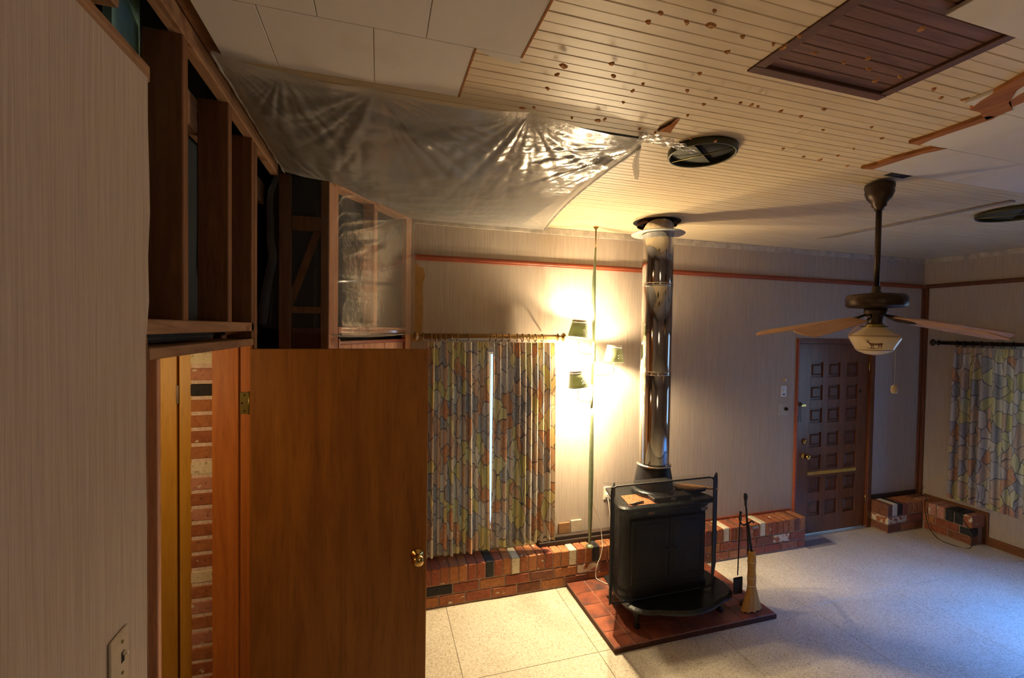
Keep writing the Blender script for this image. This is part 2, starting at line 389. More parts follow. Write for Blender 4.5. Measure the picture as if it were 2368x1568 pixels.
# ---- rear wall and the far side of the hall, behind and beside the camera
we = empty('wall_rear', (0, 0, 0), kind='structure'); box('wallpaper_surface', -1.9, XR+T, -3.2, -3.1, 0, ZC, M['paper'], we)
wh = empty('wall_hall', (0, 0, 0), kind='structure')
box('hall_side', -1.95, -1.85, -3.2, 3.9, 0, 3.4, M['jamb'], wh)
box('hall_light_block', -1.85, -.665, -3.1, 3.8, 2.115, 2.15, M['panel'], wh)  # unseen slab added to keep the hall light out of the upper framing
box('hall_roof', -1.95, -.50, -3.2, 3.9, 3.40, 3.45, M['panel'], wh); box('hall_riser', -.56, -.50, -3.2, 3.9, 3.15, 3.40, M['panel'], wh); box('hall_front', -1.95, -.50, -3.25, -3.2, 0, 3.45, M['panel'], wh)
box('hall_back', -1.85, -.30, 3.62, 3.70, 0, 3.4, M['panel'], wh)
box('hall_end', -1.85, -.95, 3.72, 3.82, 0, 3.2, M['panel'], wh)
# ---- trims
def trim(name, *a, mat='rail', **k): 
    x0, x1, y0, y1, z0, z1 = a
    m = MB(); m.cbox(x0, x1, y0, y1, z0, z1, .004)
    if x1-x0 > y1-y0: m.cbox(x0, x1, y0-.007, y1, z0+.013, z1-.012, .004)
    elif x0 > 5: m.cbox(x0-.007, x1, y0, y1, z0+.013, z1-.012, .004)
    return m.build(name, M[mat], None, kind='structure', **k)
trim('trim_1', .25, XR-.03, YB-.017, YB, 2.69, 2.735)
trim('trim_2', XR-.017, XR, -3.0, YB-.02, 2.69, 2.735, mat='raily')
t = MB(); t.cbox(XR-.04, XR, YB-.022, YB, .31, 2.69, .003); t.cbox(XR-.022, XR, YB-.055, YB-.02, .31, 2.69, .003); t.build('trim_3', M['raily'], None, kind='structure')
t = MB(); t.cbox(XR-.018, XR, 2.99, 3.50, .305, .335, .003); t.cbox(XR-.018, XR, 2.93, 2.99, .0, .335, .003); t.build('trim_4', M['base'], None, kind='structure')
box('baseboard_right', XR-.018, XR, -3.1, 2.93, 0, .085, M['base'], c=.003, kind='structure')
box('trim_5', 2.05, 4.13, YB-.014, YB, .312, .33, M['rail'], c=.002, kind='structure')
t = MB(); t.cbox(5.30, XR-.03, YB-.016, YB, .312, .36, .003); t.build('trim_6', M['darkwood'], None, kind='structure')

# ---- ceiling
ce = empty('ceiling', (0, 0, ZC), kind='structure')
box('ceiling_deck', -.575, XR+T, -3.2, 3.8, ZC+.02, ZC+.12, M['void'], ce)
def board(x0, x1, y0, mat, w=.082, z=ZC, name='ceiling_board'):
    h = w/2; g = .0020; d = .0022
    prof = [(0, z+.018), (0, z+d), (g, z), (h-g*1.6, z), (h-g*.8, z+d), (h, z+.0008), (h+g*.8, z+d), (h+g*1.6, z), (w-g, z), (w-.0006, z+d), (w-.0006, z+.018)]
    n = len(prof); vs = [(x, y0+y, zz) for x in (x0, x1) for (y, zz) in prof]
    m = MB(); m.add(vs, [tuple(range(n)), tuple(range(n, 2*n))[::-1]] + [(i, i+n, (i+1) % n+n, (i+1) % n) for i in range(n)])
    return m.build(name, mat, ce)
HX0, HX1, HY0, HY1 = 1.165, 1.765, .835, 1.215
y = YB - .001; k = 0
joints = {8: 3.05, 4: 4.4, 13: 2.4, 17: 1.62, 20: 2.62, 23: 1.86, 25: 1.74, 11: 4.5, 28: 2.2, 15: 5.1}
while y > .35:
    y0 = y-.082
    if HY0-.02 < y0+.041 < HY1+.0: segs = [(-.49, HX0), (HX1, XR-.002)]
    else: segs = [(-.49 if y0 < 1.735 else 1.14, XR-.002)]
    if k in joints:
        ns = []
        for a, b in segs:
            if a < joints[k] < b: ns += [(a, joints[k]-.001), (joints[k]+.001, b)]
            else: ns.append((a, b))
        segs = ns
    for a, b in segs: board(a, b, y0, M['bead'])
    y = y0; k += 1
box('ceiling_slab', -1.9, XR, -3.1, .33, ZC, ZC+.02, M['ctile'], ce)
for jx in (.0, .60): box('joist', jx, jx+.04, 1.83, YB-.02, ZC+.004, ZC+.0195, M['stud'], ce)
box('ledger', -.47, 1.13, 3.50, YB-.001, ZC+.004, ZC+.019, M['stud'], ce)
# hatch of bare boards
hy = HY1 - .035
while hy > HY0-.2:
    board(HX0+.04, HX1-.035, hy-.082, M['hatch'], z=ZC+.006, name='hatch_board'); hy -= .082
for a in ((HX0, HX1, HY1-.035, HY1), (HX0, HX0+.04, HY0-.3, HY1-.036), (HX1-.035, HX1, HY0-.3, HY1-.036)):
    box('hatch_frame', *a, ZC-.006, ZC+.016, M['hatchframe'], ce, c=.002)
# tiles still up on the left and on the right
def ctile(x0, x1, y0, y1):
    box('ceiling_tile', x0+.0008, x1-.0008, y0+.0004, y1-.0004, ZC-.014, ZC-.001, M['ctile'], ce, c=.0015)
for x0, x1 in ((-.485, -.323), (-.323, -.021), (-.021, .281)): ctile(x0, x1, 1.357, 1.655)
for x0, x1 in ((-.485, -.17), (-.17, .128), (.128, .429)): ctile(x0, x1, 1.058, 1.357)
for x0, x1 in ((-.485, -.323), (-.323, -.021), (-.021, .281), (.281, .42)): ctile(x0, x1, .76, 1.058)
m = MB(); m.add([(.281, 1.358, ZC-.013), (.33, 1.385, ZC-.013), (.38, 1.392, ZC-.013), (.429, 1.402, ZC-.013), (.429, 1.358, ZC-.013), (.281, 1.358, ZC-.001), (.33, 1.385, ZC-.001), (.38, 1.392, ZC-.001), (.429, 1.402, ZC-.001), (.429, 1.358, ZC-.001)],
    [(0, 1, 2, 3, 4), (9, 8, 7, 6, 5)] + [(i, i+5, (i+1) % 5+5, (i+1) % 5) for i in range(5)]); m.build('torn_tile_edge', M['ctile'], ce)
for (xs0, y0, y1) in ((2.45, 1.41, 1.702), (2.31, 1.12, 1.41), (2.07, .835, 1.12), (1.45, .54, .832)):
    x = xs0
    while x < XR-.02:
        x1 = min(x+.61, XR-.004); ctile(x, x1, y0, y1); x = x1
def torn(pts, name='torn_strip'):
    n = len(pts); MB().add([(x, y, ZC-.016) for x, y in pts] + [(x, y, ZC-.001) for x, y in pts], [tuple(range(n)), tuple(range(n, 2*n))[::-1]] + [(i, i+n, (i+1) % n+n, (i+1) % n) for i in range(n)]).build(name, M['torn'], ce)
torn([(2.385, 1.71), (2.40, 1.64), (2.395, 1.56), (2.41, 1.50), (2.43, 1.415), (2.49, 1.405), (2.475, 1.44), (2.455, 1.48), (2.452, 1.62), (2.45, 1.70)])
torn([(2.265, 1.42), (2.275, 1.33), (2.27, 1.27), (2.265, 1.15), (2.30, 1.14), (2.315, 1.16), (2.312, 1.28), (2.312, 1.36), (2.33, 1.415)])
torn([(2.14, 1.14), (2.10, 1.09), (2.06, 1.02), (2.02, .93), (2.0, .86), (2.04, .84), (2.075, .93), (2.12, 1.0), (2.19, 1.05), (2.29, 1.09), (2.30, 1.17), (2.24, 1.155), (2.20, 1.14)])
torn([(2.17, 1.02), (2.14, .94), (2.11, .85), (2.16, .83), (2.20, .93), (2.24, 1.0), (2.26, 1.08), (2.2, 1.06)])
torn([(.281, 1.36), (.281, 1.655), (.2745, 1.655), (.2745, 1.36)]); torn([(.429, 1.04), (.429, 1.358), (.4225, 1.358), (.4225, 1.04)])
# blobs of old adhesive
BL = [[0.71, 1.04], [0.7, 1.08], [0.8, 1.05], [0.84, 0.99], [0.87, 1.04], [0.99, 1.05], [1.1, 1.05], [1.0, 1.12], [0.56, 1.34], [0.56, 1.39], [0.56, 1.48], [0.7, 1.28], [0.74, 1.34], [0.86, 1.35], [0.85, 1.4], [0.86, 1.48], [1.03, 1.34], [1.0, 1.24], [1.16, 1.35], [1.15, 1.4], [1.15, 1.49], [1.27, 1.35], [1.32, 1.35], [1.35, 1.35], [1.46, 1.35], [1.57, 1.36], [0.52, 1.64], [0.56, 1.62], [0.73, 1.65], [0.84, 1.64], [0.86, 1.62], [1.04, 1.65], [1.12, 1.66], [1.3, 1.66], [1.42, 1.65], [1.77, 1.62], [1.94, 1.66], [2.05, 1.67], [1.14, 1.05], [1.14, 1.0], [1.6, 1.29], [1.92, 1.34], [1.76, 1.42], [2.07, 1.4], [2.07, 1.52], [2.08, 1.6], [2.05, 1.66], [2.25, 1.68], [1.82, 1.07], [1.91, 1.1], [2.0, 1.08]]
BH = [[1.26, 1.05], [1.39, 1.06], [1.44, 1.02], [1.5, 1.06], [1.64, 1.06], [1.59, 1.1], [1.44, 0.88]]
def blobmesh(seed):
    m = MB(); n = 9; rnd = random.Random(seed); rr = [rnd.uniform(.65, 1.15) for _ in range(n)]
    vs = [(rr[i]*math.cos(2*PI*i/n), .7*rr[i]*math.sin(2*PI*i/n), 0) for i in range(n)] + [(rr[i]*.6*math.cos(2*PI*i/n), .42*rr[i]*math.sin(2*PI*i/n), -.5-rnd.uniform(0, .3)) for i in range(n)] + [(0, 0, -.45)]
    m.add(vs, [(i, (i+1) % n, n+(i+1) % n, n+i)[::-1] for i in range(n)] + [(n+i, n+(i+1) % n, 2*n)[::-1] for i in range(n)]); return m
protos = [blobmesh(i).build('adhesive_blob', M['adh'], ce, loc=(0, 0, ZC)) for i in range(4)]
for i, (x, y) in enumerate(BL + BH):
    r = random.uniform(.0085, .0135) if i not in (8, 29, 4) else .018
    if i < 4: o = protos[i]
    else: o = protos[i % 4].copy(); COL.objects.link(o)
    o.location = (x, y, -.0005 if i < len(BL) else .005); o.scale = (r, r, .008); o.rotation_euler = (0, 0, random.uniform(-1, 1)+.8)
m = MB(); m.add([(1.155, 1.70, ZC-.002), (1.14, 1.67, ZC-.014), (1.15, 1.60, ZC-.016), (1.158, 1.565, ZC-.004), (1.175, 1.57, ZC-.003), (1.185, 1.62, ZC-.012), (1.195, 1.66, ZC-.018), (1.175, 1.69, ZC-.003), (1.165, 1.63, ZC+.001)],
   [(i, (i+1) % 8, 8) for i in range(8)]); m.build('wood_splinter', M['torn'], ce)
MB().cbox(3.86, 3.91, 1.83, 3.0, ZC-.010, ZC-.001, .002).build('ceiling_batten', M['greywood'], ce)
m = MB(); m.add([(3.865, 3.0, ZC-.01), (3.9, 3.0, ZC-.01), (3.84, 3.13, ZC-.006), (3.865, 3.0, ZC), (3.9, 3.0, ZC), (3.84, 3.13, ZC)], [(0, 1, 2), (5, 4, 3), (0, 3, 4, 1), (1, 4, 5, 2), (2, 5, 3, 0)]).build('batten_tip', M['greywood'], ce)
# dark gap by the fan canopy
m = MB(); m.box(2.64, 2.79, 1.705, 1.77, ZC-.003, ZC+.001); m.build('ceiling_gap', M['void'], ce)
# recess around the flue
m = MB(); m.lathe([(.175, -.004), (.175, .0), (.12, .0), (.12, -.004)], (2.125, 3.10, ZC-.0005), 40, cap=False); 
m.lathe([(.185, -.001), (.178, -.006), (.172, -.001)], (2.125, 3.10, ZC), 40, cap=False); m.build('flue_opening', M['void'], ce)
m = MB(); m.lathe([(.150, -.03), (.154, -.03), (.154, .0), (.150, .0), (.150, -.03)], (2.125, 3.10, ZC-.004), 40, cap=False); m.build('flue_opening_rim', M['panel'], ce)

# ---- left wall: wallpapered stretch, stripped framing, doorway
wl = empty('wall_left', (0, 0, 0), kind='structure')
XL = -.54
# paper panel with a slightly ragged right edge
m = MB(); n = 26; pts = [(-3.1, 0), (1.262, 0)] + [(1.262+random.uniform(-.006, .006) + (.014 if z > 2.2 else 0), z) for z in [2.742*i/n for i in range(1, n)]] + [(1.272, 2.742), (-3.1, 2.742)]
k = len(pts); m.add([(XL+.012, y, z) for y, z in pts] + [(XL, y, z) for y, z in pts], [tuple(range(k)), tuple(range(k, 2*k))[::-1]] + [(i, i+k, (i+1) % k+k, (i+1) % k) for i in range(k)])
m.build('wallpaper_panel', M['paper'], wl)
box('drywall_backing', XL-.1, XL, -3.1, 1.262, 0, 2.742, M['plaster'], wl)
box('wall_top_plate', XL-.09, XL+.006, -3.1, 1.30, 2.742, 2.782, M['studx'], wl, c=.003)
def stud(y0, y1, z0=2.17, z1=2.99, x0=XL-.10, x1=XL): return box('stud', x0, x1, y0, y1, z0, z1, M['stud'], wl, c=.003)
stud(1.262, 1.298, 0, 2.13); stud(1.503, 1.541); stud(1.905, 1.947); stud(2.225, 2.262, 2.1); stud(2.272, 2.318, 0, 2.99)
m = MB(); m.cbox(XL-.09, XL, 1.245, 2.27, 2.134, 2.172, .003); m.build('header_beam', M['studx'], wl)
box('ceiling_plate', XL-.035, XL+.004, .2, 2.74, 2.985, ZC+.02, M['studx'], wl, c=.003)
box('ceiling_plate', XL+.008, XL+.046, .2, 2.62, ZC+.005, ZC+.045, M['stud'], wl, c=.003)
box('sheathing_panel', XL-.15, XL-.14, 1.50, 1.94, 2.1, 2.93, M['panel'], wl)
box('sheathing_panel', XL-.15, XL-.14, 2.26, 2.9, 0, 2.93, M['panel'], wl)  # doubles as an added dark board blocking the view into the lit hall
m = MB(); pts = [(2.09, 2.93), (2.09, 2.5), (2.08, 2.42), (2.085, 2.36), (2.115, 2.35), (2.13, 2.33), (2.12, 2.28), (2.16, 2.24), (2.20, 2.2), (2.19, 2.1), (2.26, 2.1), (2.26, 2.93)]; k = len(pts)
m.add([(XL-.14, y, z) for y, z in pts] + [(XL-.15, y, z) for y, z in pts], [tuple(range(k))[::-1], tuple(range(k, 2*k))] + [(i, i+k, (i+1) % k+k, (i+1) % k)[::-1] for i in range(k)]); m.build('sheathing_panel', M['panel'], wl)
box('building_paper', XL-.17, XL-.16, 1.40, 2.3, 2.16, 3.35, M['navy'], wl)
box('ledger_board', XL-.14, XL-.10, 1.57, 2.9, 2.86, 2.98, M['studx'], wl, c=.003)
box('turquoise_board', XL-.135, XL-.115, 1.395, 1.534, 2.55, 3.35, M['turq'], wl)
box('end_block', XL-.13, XL-.05, 1.16, 1.29, 2.90, 3.03, M['studx'], wl, c=.004)
box('loose_board', XL-.06, XL-.02, 1.16, 1.26, 2.97, 3.0, M['studpale'], wl, c=.004)
box('cardboard_roll', XL-.13, XL-.07, 1.33, 1.98, 2.105, 2.13, M['kraft'], wl, c=.01)
# ---- angled closet corner
wc = empty('wall_corner', (0, 0, 0), kind='structure')
d = Vector((.5599, .8286, 0)); nrm = Vector((.8286, -.5599, 0))
def A(t, o, z): p = Vector((-.28, 2.80, 0)) + d*t + nrm*o; return (p.x, p.y, z)
AM = Matrix(((d.x, nrm.x, 0, -.28), (d.y, nrm.y, 0, 2.80), (0, 0, 1, 0), (0, 0, 0, 1)))   # local (t, outward, z)
def abox(name, t0, t1, o0, o1, z0, z1, mat, c=.003):
    return MB().cbox(t0, t1, o0, o1, z0, z1, c, AM).build(name, mat, wc)
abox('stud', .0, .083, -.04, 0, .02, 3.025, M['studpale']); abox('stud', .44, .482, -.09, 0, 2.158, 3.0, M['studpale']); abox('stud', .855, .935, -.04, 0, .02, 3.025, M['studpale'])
abox('bottom_plate', .083, .855, -.04, .003, 2.118, 2.158, M['studpale']); abox('top_plate', .083, .855, -.09, 0, 2.99, 3.025, M['studpale'])
abox('sheathing_panel', .0, .985, -.11, -.095, 0, 3.03, M['kraft'], .001)
box('closet_back', -.32, .245, 3.72, 3.78, 0, 3.15, M['panel'], wc)
box('closet_cheek', -.32, -.29, 2.90, 3.72, 0, 3.15, M['panel'], wc)
abox('closet_frame', .10, .855, -.03, -.004, 2.05, 2.072, M['rail']); abox('closet_frame', .088, .105, -.03, 0, .02, 2.085, M['rail']); abox('closet_frame', .84, .855, -.03, 0, .02, 2.085, M['rail'])
cdn = None
for i in range(6): abox('closet_panel', .106+i*.1222, .1055+(i+1)*.1222-.001, -.025, -.012, .02, 2.05, M['studpale'], .002)
def fbox(name, x0, x1, z0, z1, mat, y0=2.80, y1=2.84): return box(name, x0, x1, y0, y1, z0, z1, mat, wc, c=.003)
fbox('stud', -.545, -.484, .0, 3.02, M['stud']); fbox('stud', -.325, -.281, .0, 3.025, M['stud'])
for z0, z1 in ((2.715, 2.79), (2.235, 2.272)): fbox('blocking', -.483, -.326, z0, z1, M['stud'], 2.80, 2.87)
fbox('closet_side_panel', -.483, -.326, 0, 2.15, M['panel'], 2.82, 2.835)
fbox('sheathing_panel', -.545, -.29, 0, 3.03, M['navy'], 2.875, 2.885)
# brace inside
MB().cbox(-.02, .02, -.01, .01, 0, .48, .002, Matrix.Translation((-.50, 2.85, 2.27)) @ Matrix.Rotation(.33, 4, 'Y')).build('diagonal_brace', M['stud'], wc)

# ---- doorway in the left wall: jamb, brick and closet of the hall
dj = empty('door_frame', (-.60, 1.76, 0), label='unpainted wooden door frame of the open brown door, set in the stripped left wall', cat='door frame')
box('near_jamb', -.69, XL+.002, 1.338, 1.358, 0, 2.07, M['studpale'], dj, c=.002)
box('head_jamb', -.69, XL+.002, 1.30, 2.25, 2.07, 2.10, M['studx'], dj, c=.002)
box('far_jamb', -.69, XL, 2.212, 2.235, 0, 2.07, M['jamb'], dj, c=.002)
box('door_stop', -.60, -.586, 2.203, 2.212, 0, 2.07, M['jamb'], dj, c=.002)
def hinge(z, parent):
    m = MB(); m.cbox(-.582, -.548, 2.206, 2.2118, z-.048, z+.048, .0012)
    h = m.build('hinge', M['agedbrass'], parent)
    m = MB()
    for dz in (-.035, 0, .035): m.lathe([(.0, -.001), (.0036, -.001), (.0036, .001), (.0, .001)], (-.572 + (.008 if dz else -.002), 2.2055, z+dz), 8, M=Matrix.Rotation(PI/2, 4, 'X'))
    m.build('hinge_screws', M['void'], h)
    MB().lathe([(0, -.052), (.005, -.05), (.005, .05), (0, .052)], (-.545, 2.206, z), 10).build('hinge_pin', M['agedbrass'], h)
for z in (1.817, .25): hinge(z, dj)
od = empty('open_door', (XL, 2.2, 0), label='flat brown veneered door standing wide open in the foreground with a brass knob', cat='door')
m = MB(); m.cbox(-.533, .231, 2.165, 2.200, .015, 2.058, .002); m.build('door_leaf', M['doorwood'], od)
def knob(cx, cy, cz, parent, dirv=-1, r=.028):
    Mr = Matrix.Rotation(PI/2, 4, 'X') if dirv < 0 else Matrix.Rotation(-PI/2, 4, 'X')
    MB().lathe([(0, 0), (r*1.15, 0), (r*1.1, .005), (r*.5, .01), (r*.42, .028), (r*.75, .036), (r, .05), (r*.95, .064), (r*.6, .073), (0, .075)], (cx, cy, cz), 24, M=Mr).build('door_knob', M['brass'], parent)
knob(.185, 2.165, 1.06, od); knob(.185, 2.2, 1.06, od, 1)
# hall beyond
hb = empty('wall_hall_brick', (-.8, 2.36, 0), kind='structure')
box('mortar_bed', -.797, -.70, 2.302, 2.40, 0, 2.2, M['mortarlight'], hb)
bk = None
specials = {28: BCRM, 26: BBLK, 21: BCRM, 14: BCRM}
for i in range(31):
    z0 = .002 + i*.0705
    mat = specials.get(i, random.choice([BR[3], BR[4], BR[1], BR[3]]))
    o = MB().cbox(-.80, -.70, 2.296+random.uniform(0, .003), 2.36, z0+.005, z0+.0595, .004).build('brick', mat, hb, loc=(-.8, 2.33, z0))
cl = empty('hall_closet', (-1.0, 2.4, 0), label='golden varnished closet door with dark hinge glimpsed through the doorway', cat='closet door')
box('closet_leaf', -1.42, -.874, 2.36, 2.39, 0, 2.2, M['gold'], cl, c=.002)
box('closet_stile', -.862, -.803, 2.352, 2.39, 0, 2.2, M['gold'], cl, c=.002)
box('closet_hinge', -.8735, -.8625, 2.350, 2.356, 1.80, 1.885, M['bronze'], cl, c=.001)
box('gap_backing', -1.8, -.70, 2.405, 2.42, 0, 2.11, M['panel'], wh)
# cover plate on the wallpaper
sp = empty('cover_plate', (XL+.012, 1.128, 1.44), label='beige blank-edged switch cover plate low on the near wallpapered wall', cat='cover plate')
m = MB(); m.cbox(XL+.012, XL+.018, 1.094, 1.163, 1.385, 1.502, .002); m.build('plate', M['beige'], sp)
for z in (1.478, 1.41): MB().lathe([(0, 0), (.0035, 0), (.0035, .0015), (0, .002)], (XL+.018, 1.137, z), 10, M=Matrix.Rotation(PI/2, 4, 'Y')).build('screw', M['agedbrass'], sp)
MB().cbox(XL+.0175, XL+.0185, 1.133, 1.145, 1.432, 1.456, .0003).build('switch_slot', M['void'], sp)
MB().cbox(XL+.018, XL+.028, 1.136, 1.142, 1.448, 1.455, .001).build('toggle', M['cream'], sp)

# ================================================================== brick ledges
def ledge(name_obj, x0, x1, label):
    e = name_obj
    box('mortar_bed', x0+.012, x1-.012, 3.398, YB, 0, .300, M['mortar'], e)
    W_ = .072
    n = int(round((x1-x0)/W_)); w = (x1-x0)/n
    for i in range(n):
        xa = x0+i*w; xm = xa+w/2
        mat = random.choice([BR[0], BR[1], BR[2], BR[4], BR[4], BR[0]])
        for sx, sm in ((.86, BBLK), (1.80, BBLK), (1.06, BCRM), (1.60, BCRM), (3.153, BCRM), (3.575, BCRM), (5.40, BCRM), (5.47, BBLK)):
            if abs(xm-sx) < w/2: mat = sm
        j = random.uniform(-.003, .003)
        MB().cbox(xa+.004, xa+w-.004, 3.39+j, YB-.001, .182, .31+j*.6, .005).build('brick', mat, e, loc=(xm, 3.45, .25))
    for c, (z0, z1) in enumerate(((.016, .088), (.099, .171))):
        x = x0 - (.1 if c else 0)
        while x < x1-.01:
            xa, xb = max(x, x0), min(x+.205, x1)
            if xb-xa > .02:
                mat = random.choice([BR[0], BR[1], BR[2], BR[4], BR[1]])
                xm = (xa+xb)/2
                if c == 1:
                    for sx, sm in ((.46, BBLK), (1.69, BSPL), (3.09, BSPL), (3.90, BSPL), (5.55, BSPL), (5.33, BSPL)):
                        if xa < sx < xb: mat = sm
                MB().cbox(xa+.0045, xb-.0045, 3.39+random.uniform(-.002, .003), (YB-.001 if (xa <= x0+.001 or xb >= x1-.001) else 3.48), z0, z1, .004).build('brick', mat, e, loc=(xm, 3.43, z0))
            x += .21
lg = empty('brick_ledge', (2.1, 3.45, 0), label='long low brick ledge along the back wall between the curtains and the front door', cat='brick ledge', group='low brick ledges')
ledge(lg, .25, 4.13, '')
lg2 = empty('brick_ledge', (5.6, 3.45, 0), label='short L-shaped brick ledge in the far corner right of the front door', cat='brick ledge', group='low brick ledges')
ledge(lg2, 5.285, 5.82, '')
# return along the right wall
box('mortar_bed', 5.832, XR, 2.975, YB, 0, .300, M['mortar'], lg2)
n = 8; w = (3.57-2.955)/n
for i in range(n):
    ya = 2.955+i*w
    MB().cbox(5.822+random.uniform(-.003, .003), XR-.001, ya+.004, ya+w-.004, .182, .31, .005).build('brick', BBLK if i in (1, 2) else random.choice(BR), lg2, loc=(5.9, ya, .25))
for c, (z0, z1) in enumerate(((.016, .088), (.099, .171))):
    yy = 2.955 - (.1 if c else 0)
    while yy < 3.385:
        ya, yb = max(yy, 2.955), min(yy+.205, 3.386)
        if yb-ya > .02: MB().cbox(5.822, 5.93, ya+.004, yb-.004, z0, z1, .004).build('brick', BBLK if (c and yy < 2.9) else random.choice(BR[:3]), lg2, loc=(5.86, ya, z0))
        yy += .21
# charred skirting lying along the ledge
bm_ = empty('skirting_board', (1.66, 3.52, .31), label='dark stepped length of old skirting board resting on the brick ledge beside the curtain', cat='skirting board')
MB().cbox(1.315, 2.03, 3.515, 3.573, .3135, .375, .003).build('board', M['darkwood'], bm_); MB().cbox(1.315, 2.03, 3.495, 3.514, .3135, .345, .003).build('moulding', M['darkwood'], bm_)
box('apron_board', .26, 1.31, YB-.012, YB, .312, .46, M['wax'], wb, c=.002)
s1 = MB().cbox(1.517, 1.618, 3.552, 3.573, .377, .47, .002, ).build('wood_sample', M['bellows'], None, label='brown wood sample block leaning on the wall, nearer the curtain', cat='wood sample', group='wood samples against the wall', loc=(1.57, 3.56, .377))
s2 = MB().cbox(1.632, 1.735, 3.552, 3.573, .377, .482, .002).build('wood_sample', M['beige'], None, label='paler tan wood sample block leaning on the wall, nearer the green pole', cat='wood sample', group='wood samples against the wall', loc=(1.68, 3.56, .377))

# ================================================================== windows and curtains
def window(name, M4, w, h, cols=2):
    e = empty(name, (0, 0, 0), kind='structure')
    def b(nm, x0, x1, z0, z1, mat, y0=.05, y1=.09): MB().cbox(x0, x1, y0, y1, z0, z1, .003, M4).build(nm, mat, e)
    b('window_frame', 0, .045, 0, h, M['white']); b('window_frame', w-.045, w, 0, h, M['white']); b('window_frame', .046, w-.046, h-.045, h, M['white']); b('window_frame', .046, w-.046, 0, .045, M['white'])
    for i in range(1, cols): x = w*i/cols; b('mullion', x-.016, x+.016, .046, h-.046, M['white'])
    b('window_sill', -.0, w, -.0, .02, M['white'], -.0, .049)
    for i in range(cols):
        x0 = (w*i/cols if i else .03)+.016; x1 = (w*(i+1)/cols if i < cols-1 else w-.03)-.016
        MB().box(x0, x1, .066, .069, .04, h-.04, M4).build('pane', M['glass'], e)
window('window_1', Matrix.Translation((WX0, YB, WZ0)), WX1-WX0, WZ1-WZ0)
window('window_2', Matrix.Translation((XR, RY1, RZ0)) @ Matrix.Rotation(-PI/2, 4, 'Z'), RY1-RY0, RZ1-RZ0, 3)

def curtain_panel(name, O, U, N, w, ztop, zbot, pl, label, seed, flare=1.04, parent=None, amp=.030):
    rnd = random.Random(seed); nu, nv = pl*12, 26
    ph = [rnd.uniform(-.5, .5) for _ in range(pl+1)]; am = [rnd.uniform(.55, 1.35) for _ in range(pl+1)]
    O, U, N = Vector(O), Vector(U), Vector(N)
    m = MB(); vs = []; uv = []
    for j in range(nv+1):
        t = j/nv; z = ztop + (zbot-ztop)*t
        for i in range(nu+1):
            s = i/nu; q = s*pl; k = min(int(q), pl-1); fr = q-k
            a = am[k]*(1-fr)+am[k+1]*fr; p = ph[k]*(1-fr)+ph[k+1]*fr
            open_ = .35+.65*min(1, t*5)
            off = amp*a*open_*math.cos(2*PI*q + p) + .006*math.sin(4*PI*q+1.3*p)*(1-t)
            off += .012*t*math.sin(3.1*s*pl*.6+seed)
            sx = s + .012*math.sin(2*PI*q*2+p)*open_*.6
            bot = .008*math.sin(2*PI*q+p+2)*t if j == nv else 0
            P_ = O + U*(w*(sx*(1+(flare-1)*t))) + N*(.04+off)
            vs.append((P_.x, P_.y, z+bot)); uv.append((s*w*2.1 + seed*.37, z*.68 + seed*.2))
    fs = [(j*(nu+1)+i, j*(nu+1)+i+1, (j+1)*(nu+1)+i+1, (j+1)*(nu+1)+i) for j in range(nv) for i in range(nu)]
    m.add(vs, fs, True)
    return m.build(name, M['curtain'], parent, label=label, cat='curtain', uv=uv, group='leaf print curtains')
curtain_panel('curtain', (.352, 3.46, 0), (1, 0, 0), (0, -1, 0), .476, 2.052, .392, 10, 'left-hand leaf print curtain panel at the back window, next to the open door', 1, 1.06)
curtain_panel('curtain', (.868, 3.46, 0), (1, 0, 0), (0, -1, 0), .525, 2.052, .402, 10, 'right-hand leaf print curtain panel at the back window, next to the lamps', 4, 1.04)
curtain_panel('curtain', (5.955, 3.20, 0), (0, -1, 0), (-1, 0, 0), .82, 2.03, .405, 10, 'dim leaf print curtain hanging on the right-hand wall behind the fan', 9, 1.03, amp=.042)
def rod(O, U, N, L_, z, label, rings, mat='rodmetal', r=.022):
    O, U, N = Vector(O), Vector(U), Vector(N)
    e = empty('curtain_rod', O, label=label, cat='curtain rod', group='curtain rods')
    a = O + Vector((0, 0, 0)); b = O + U*L_
    MB().tube([a, b], r, 12).build('rod', M[mat], e)
    for (p, sgn) in ((a, -1), (b, 1)):
        pts = [p + U*sgn*x for x in (0, .008, .016, .03, .038, .05, .062, .074, .082)]
        MB().tube(pts, r, 12, rad=[r, r*1.5, r*.8, r*.8, r*.6, r*1.5, r*1.8, r*1.3, r*.3]).build('finial', M[mat], e)
    for s in (.05, .95):
        p = O + U*L_*s; MB().tube([p - N*.10, p - N*.03, p + Vector((0, 0, -.016)), p + N*.014, p+N*.016+Vector((0, 0, .012))], .004, 8).build('bracket', M['brass'], e)
    ring = None
    for q in rings:
        p = O + U*q; 
        if ring is None:
            m = MB(); w_ = Vector((0, 0, 1)); n = 16
            pts = [p + (N*math.cos(2*PI*i/n) + w_*math.sin(2*PI*i/n))*.031 + w_*(-.007) for i in range(n+1)]; m.tube(pts, .0042, 6, cap=False)
            ring = m.build('ring', M[mat], e); ring0 = q
        else:
            o = ring.copy(); COL.objects.link(o); o.parent = e; o.location = U*(q-ring0)
    return e
rod((.33, 3.44, 2.096), (1, 0, 0), (0, -1, 0), 1.09, 2.096, 'antique gold curtain rod with rings above the back window', [.055, .09, .115, .125, .165, .21, .255, .345, .52, .57, .62, .675, .745, .79, .845, .90, .96])
rod((5.93, 3.35, 2.075), (0, -1, 0), (-1, 0, 0), 2.9, 2.075, 'dark curtain rod with rings on the right-hand wall', [.16, .22, .29, .36, .44, .52, .60, .70, .80, .90, 1.0, 1.1], 'bronze')

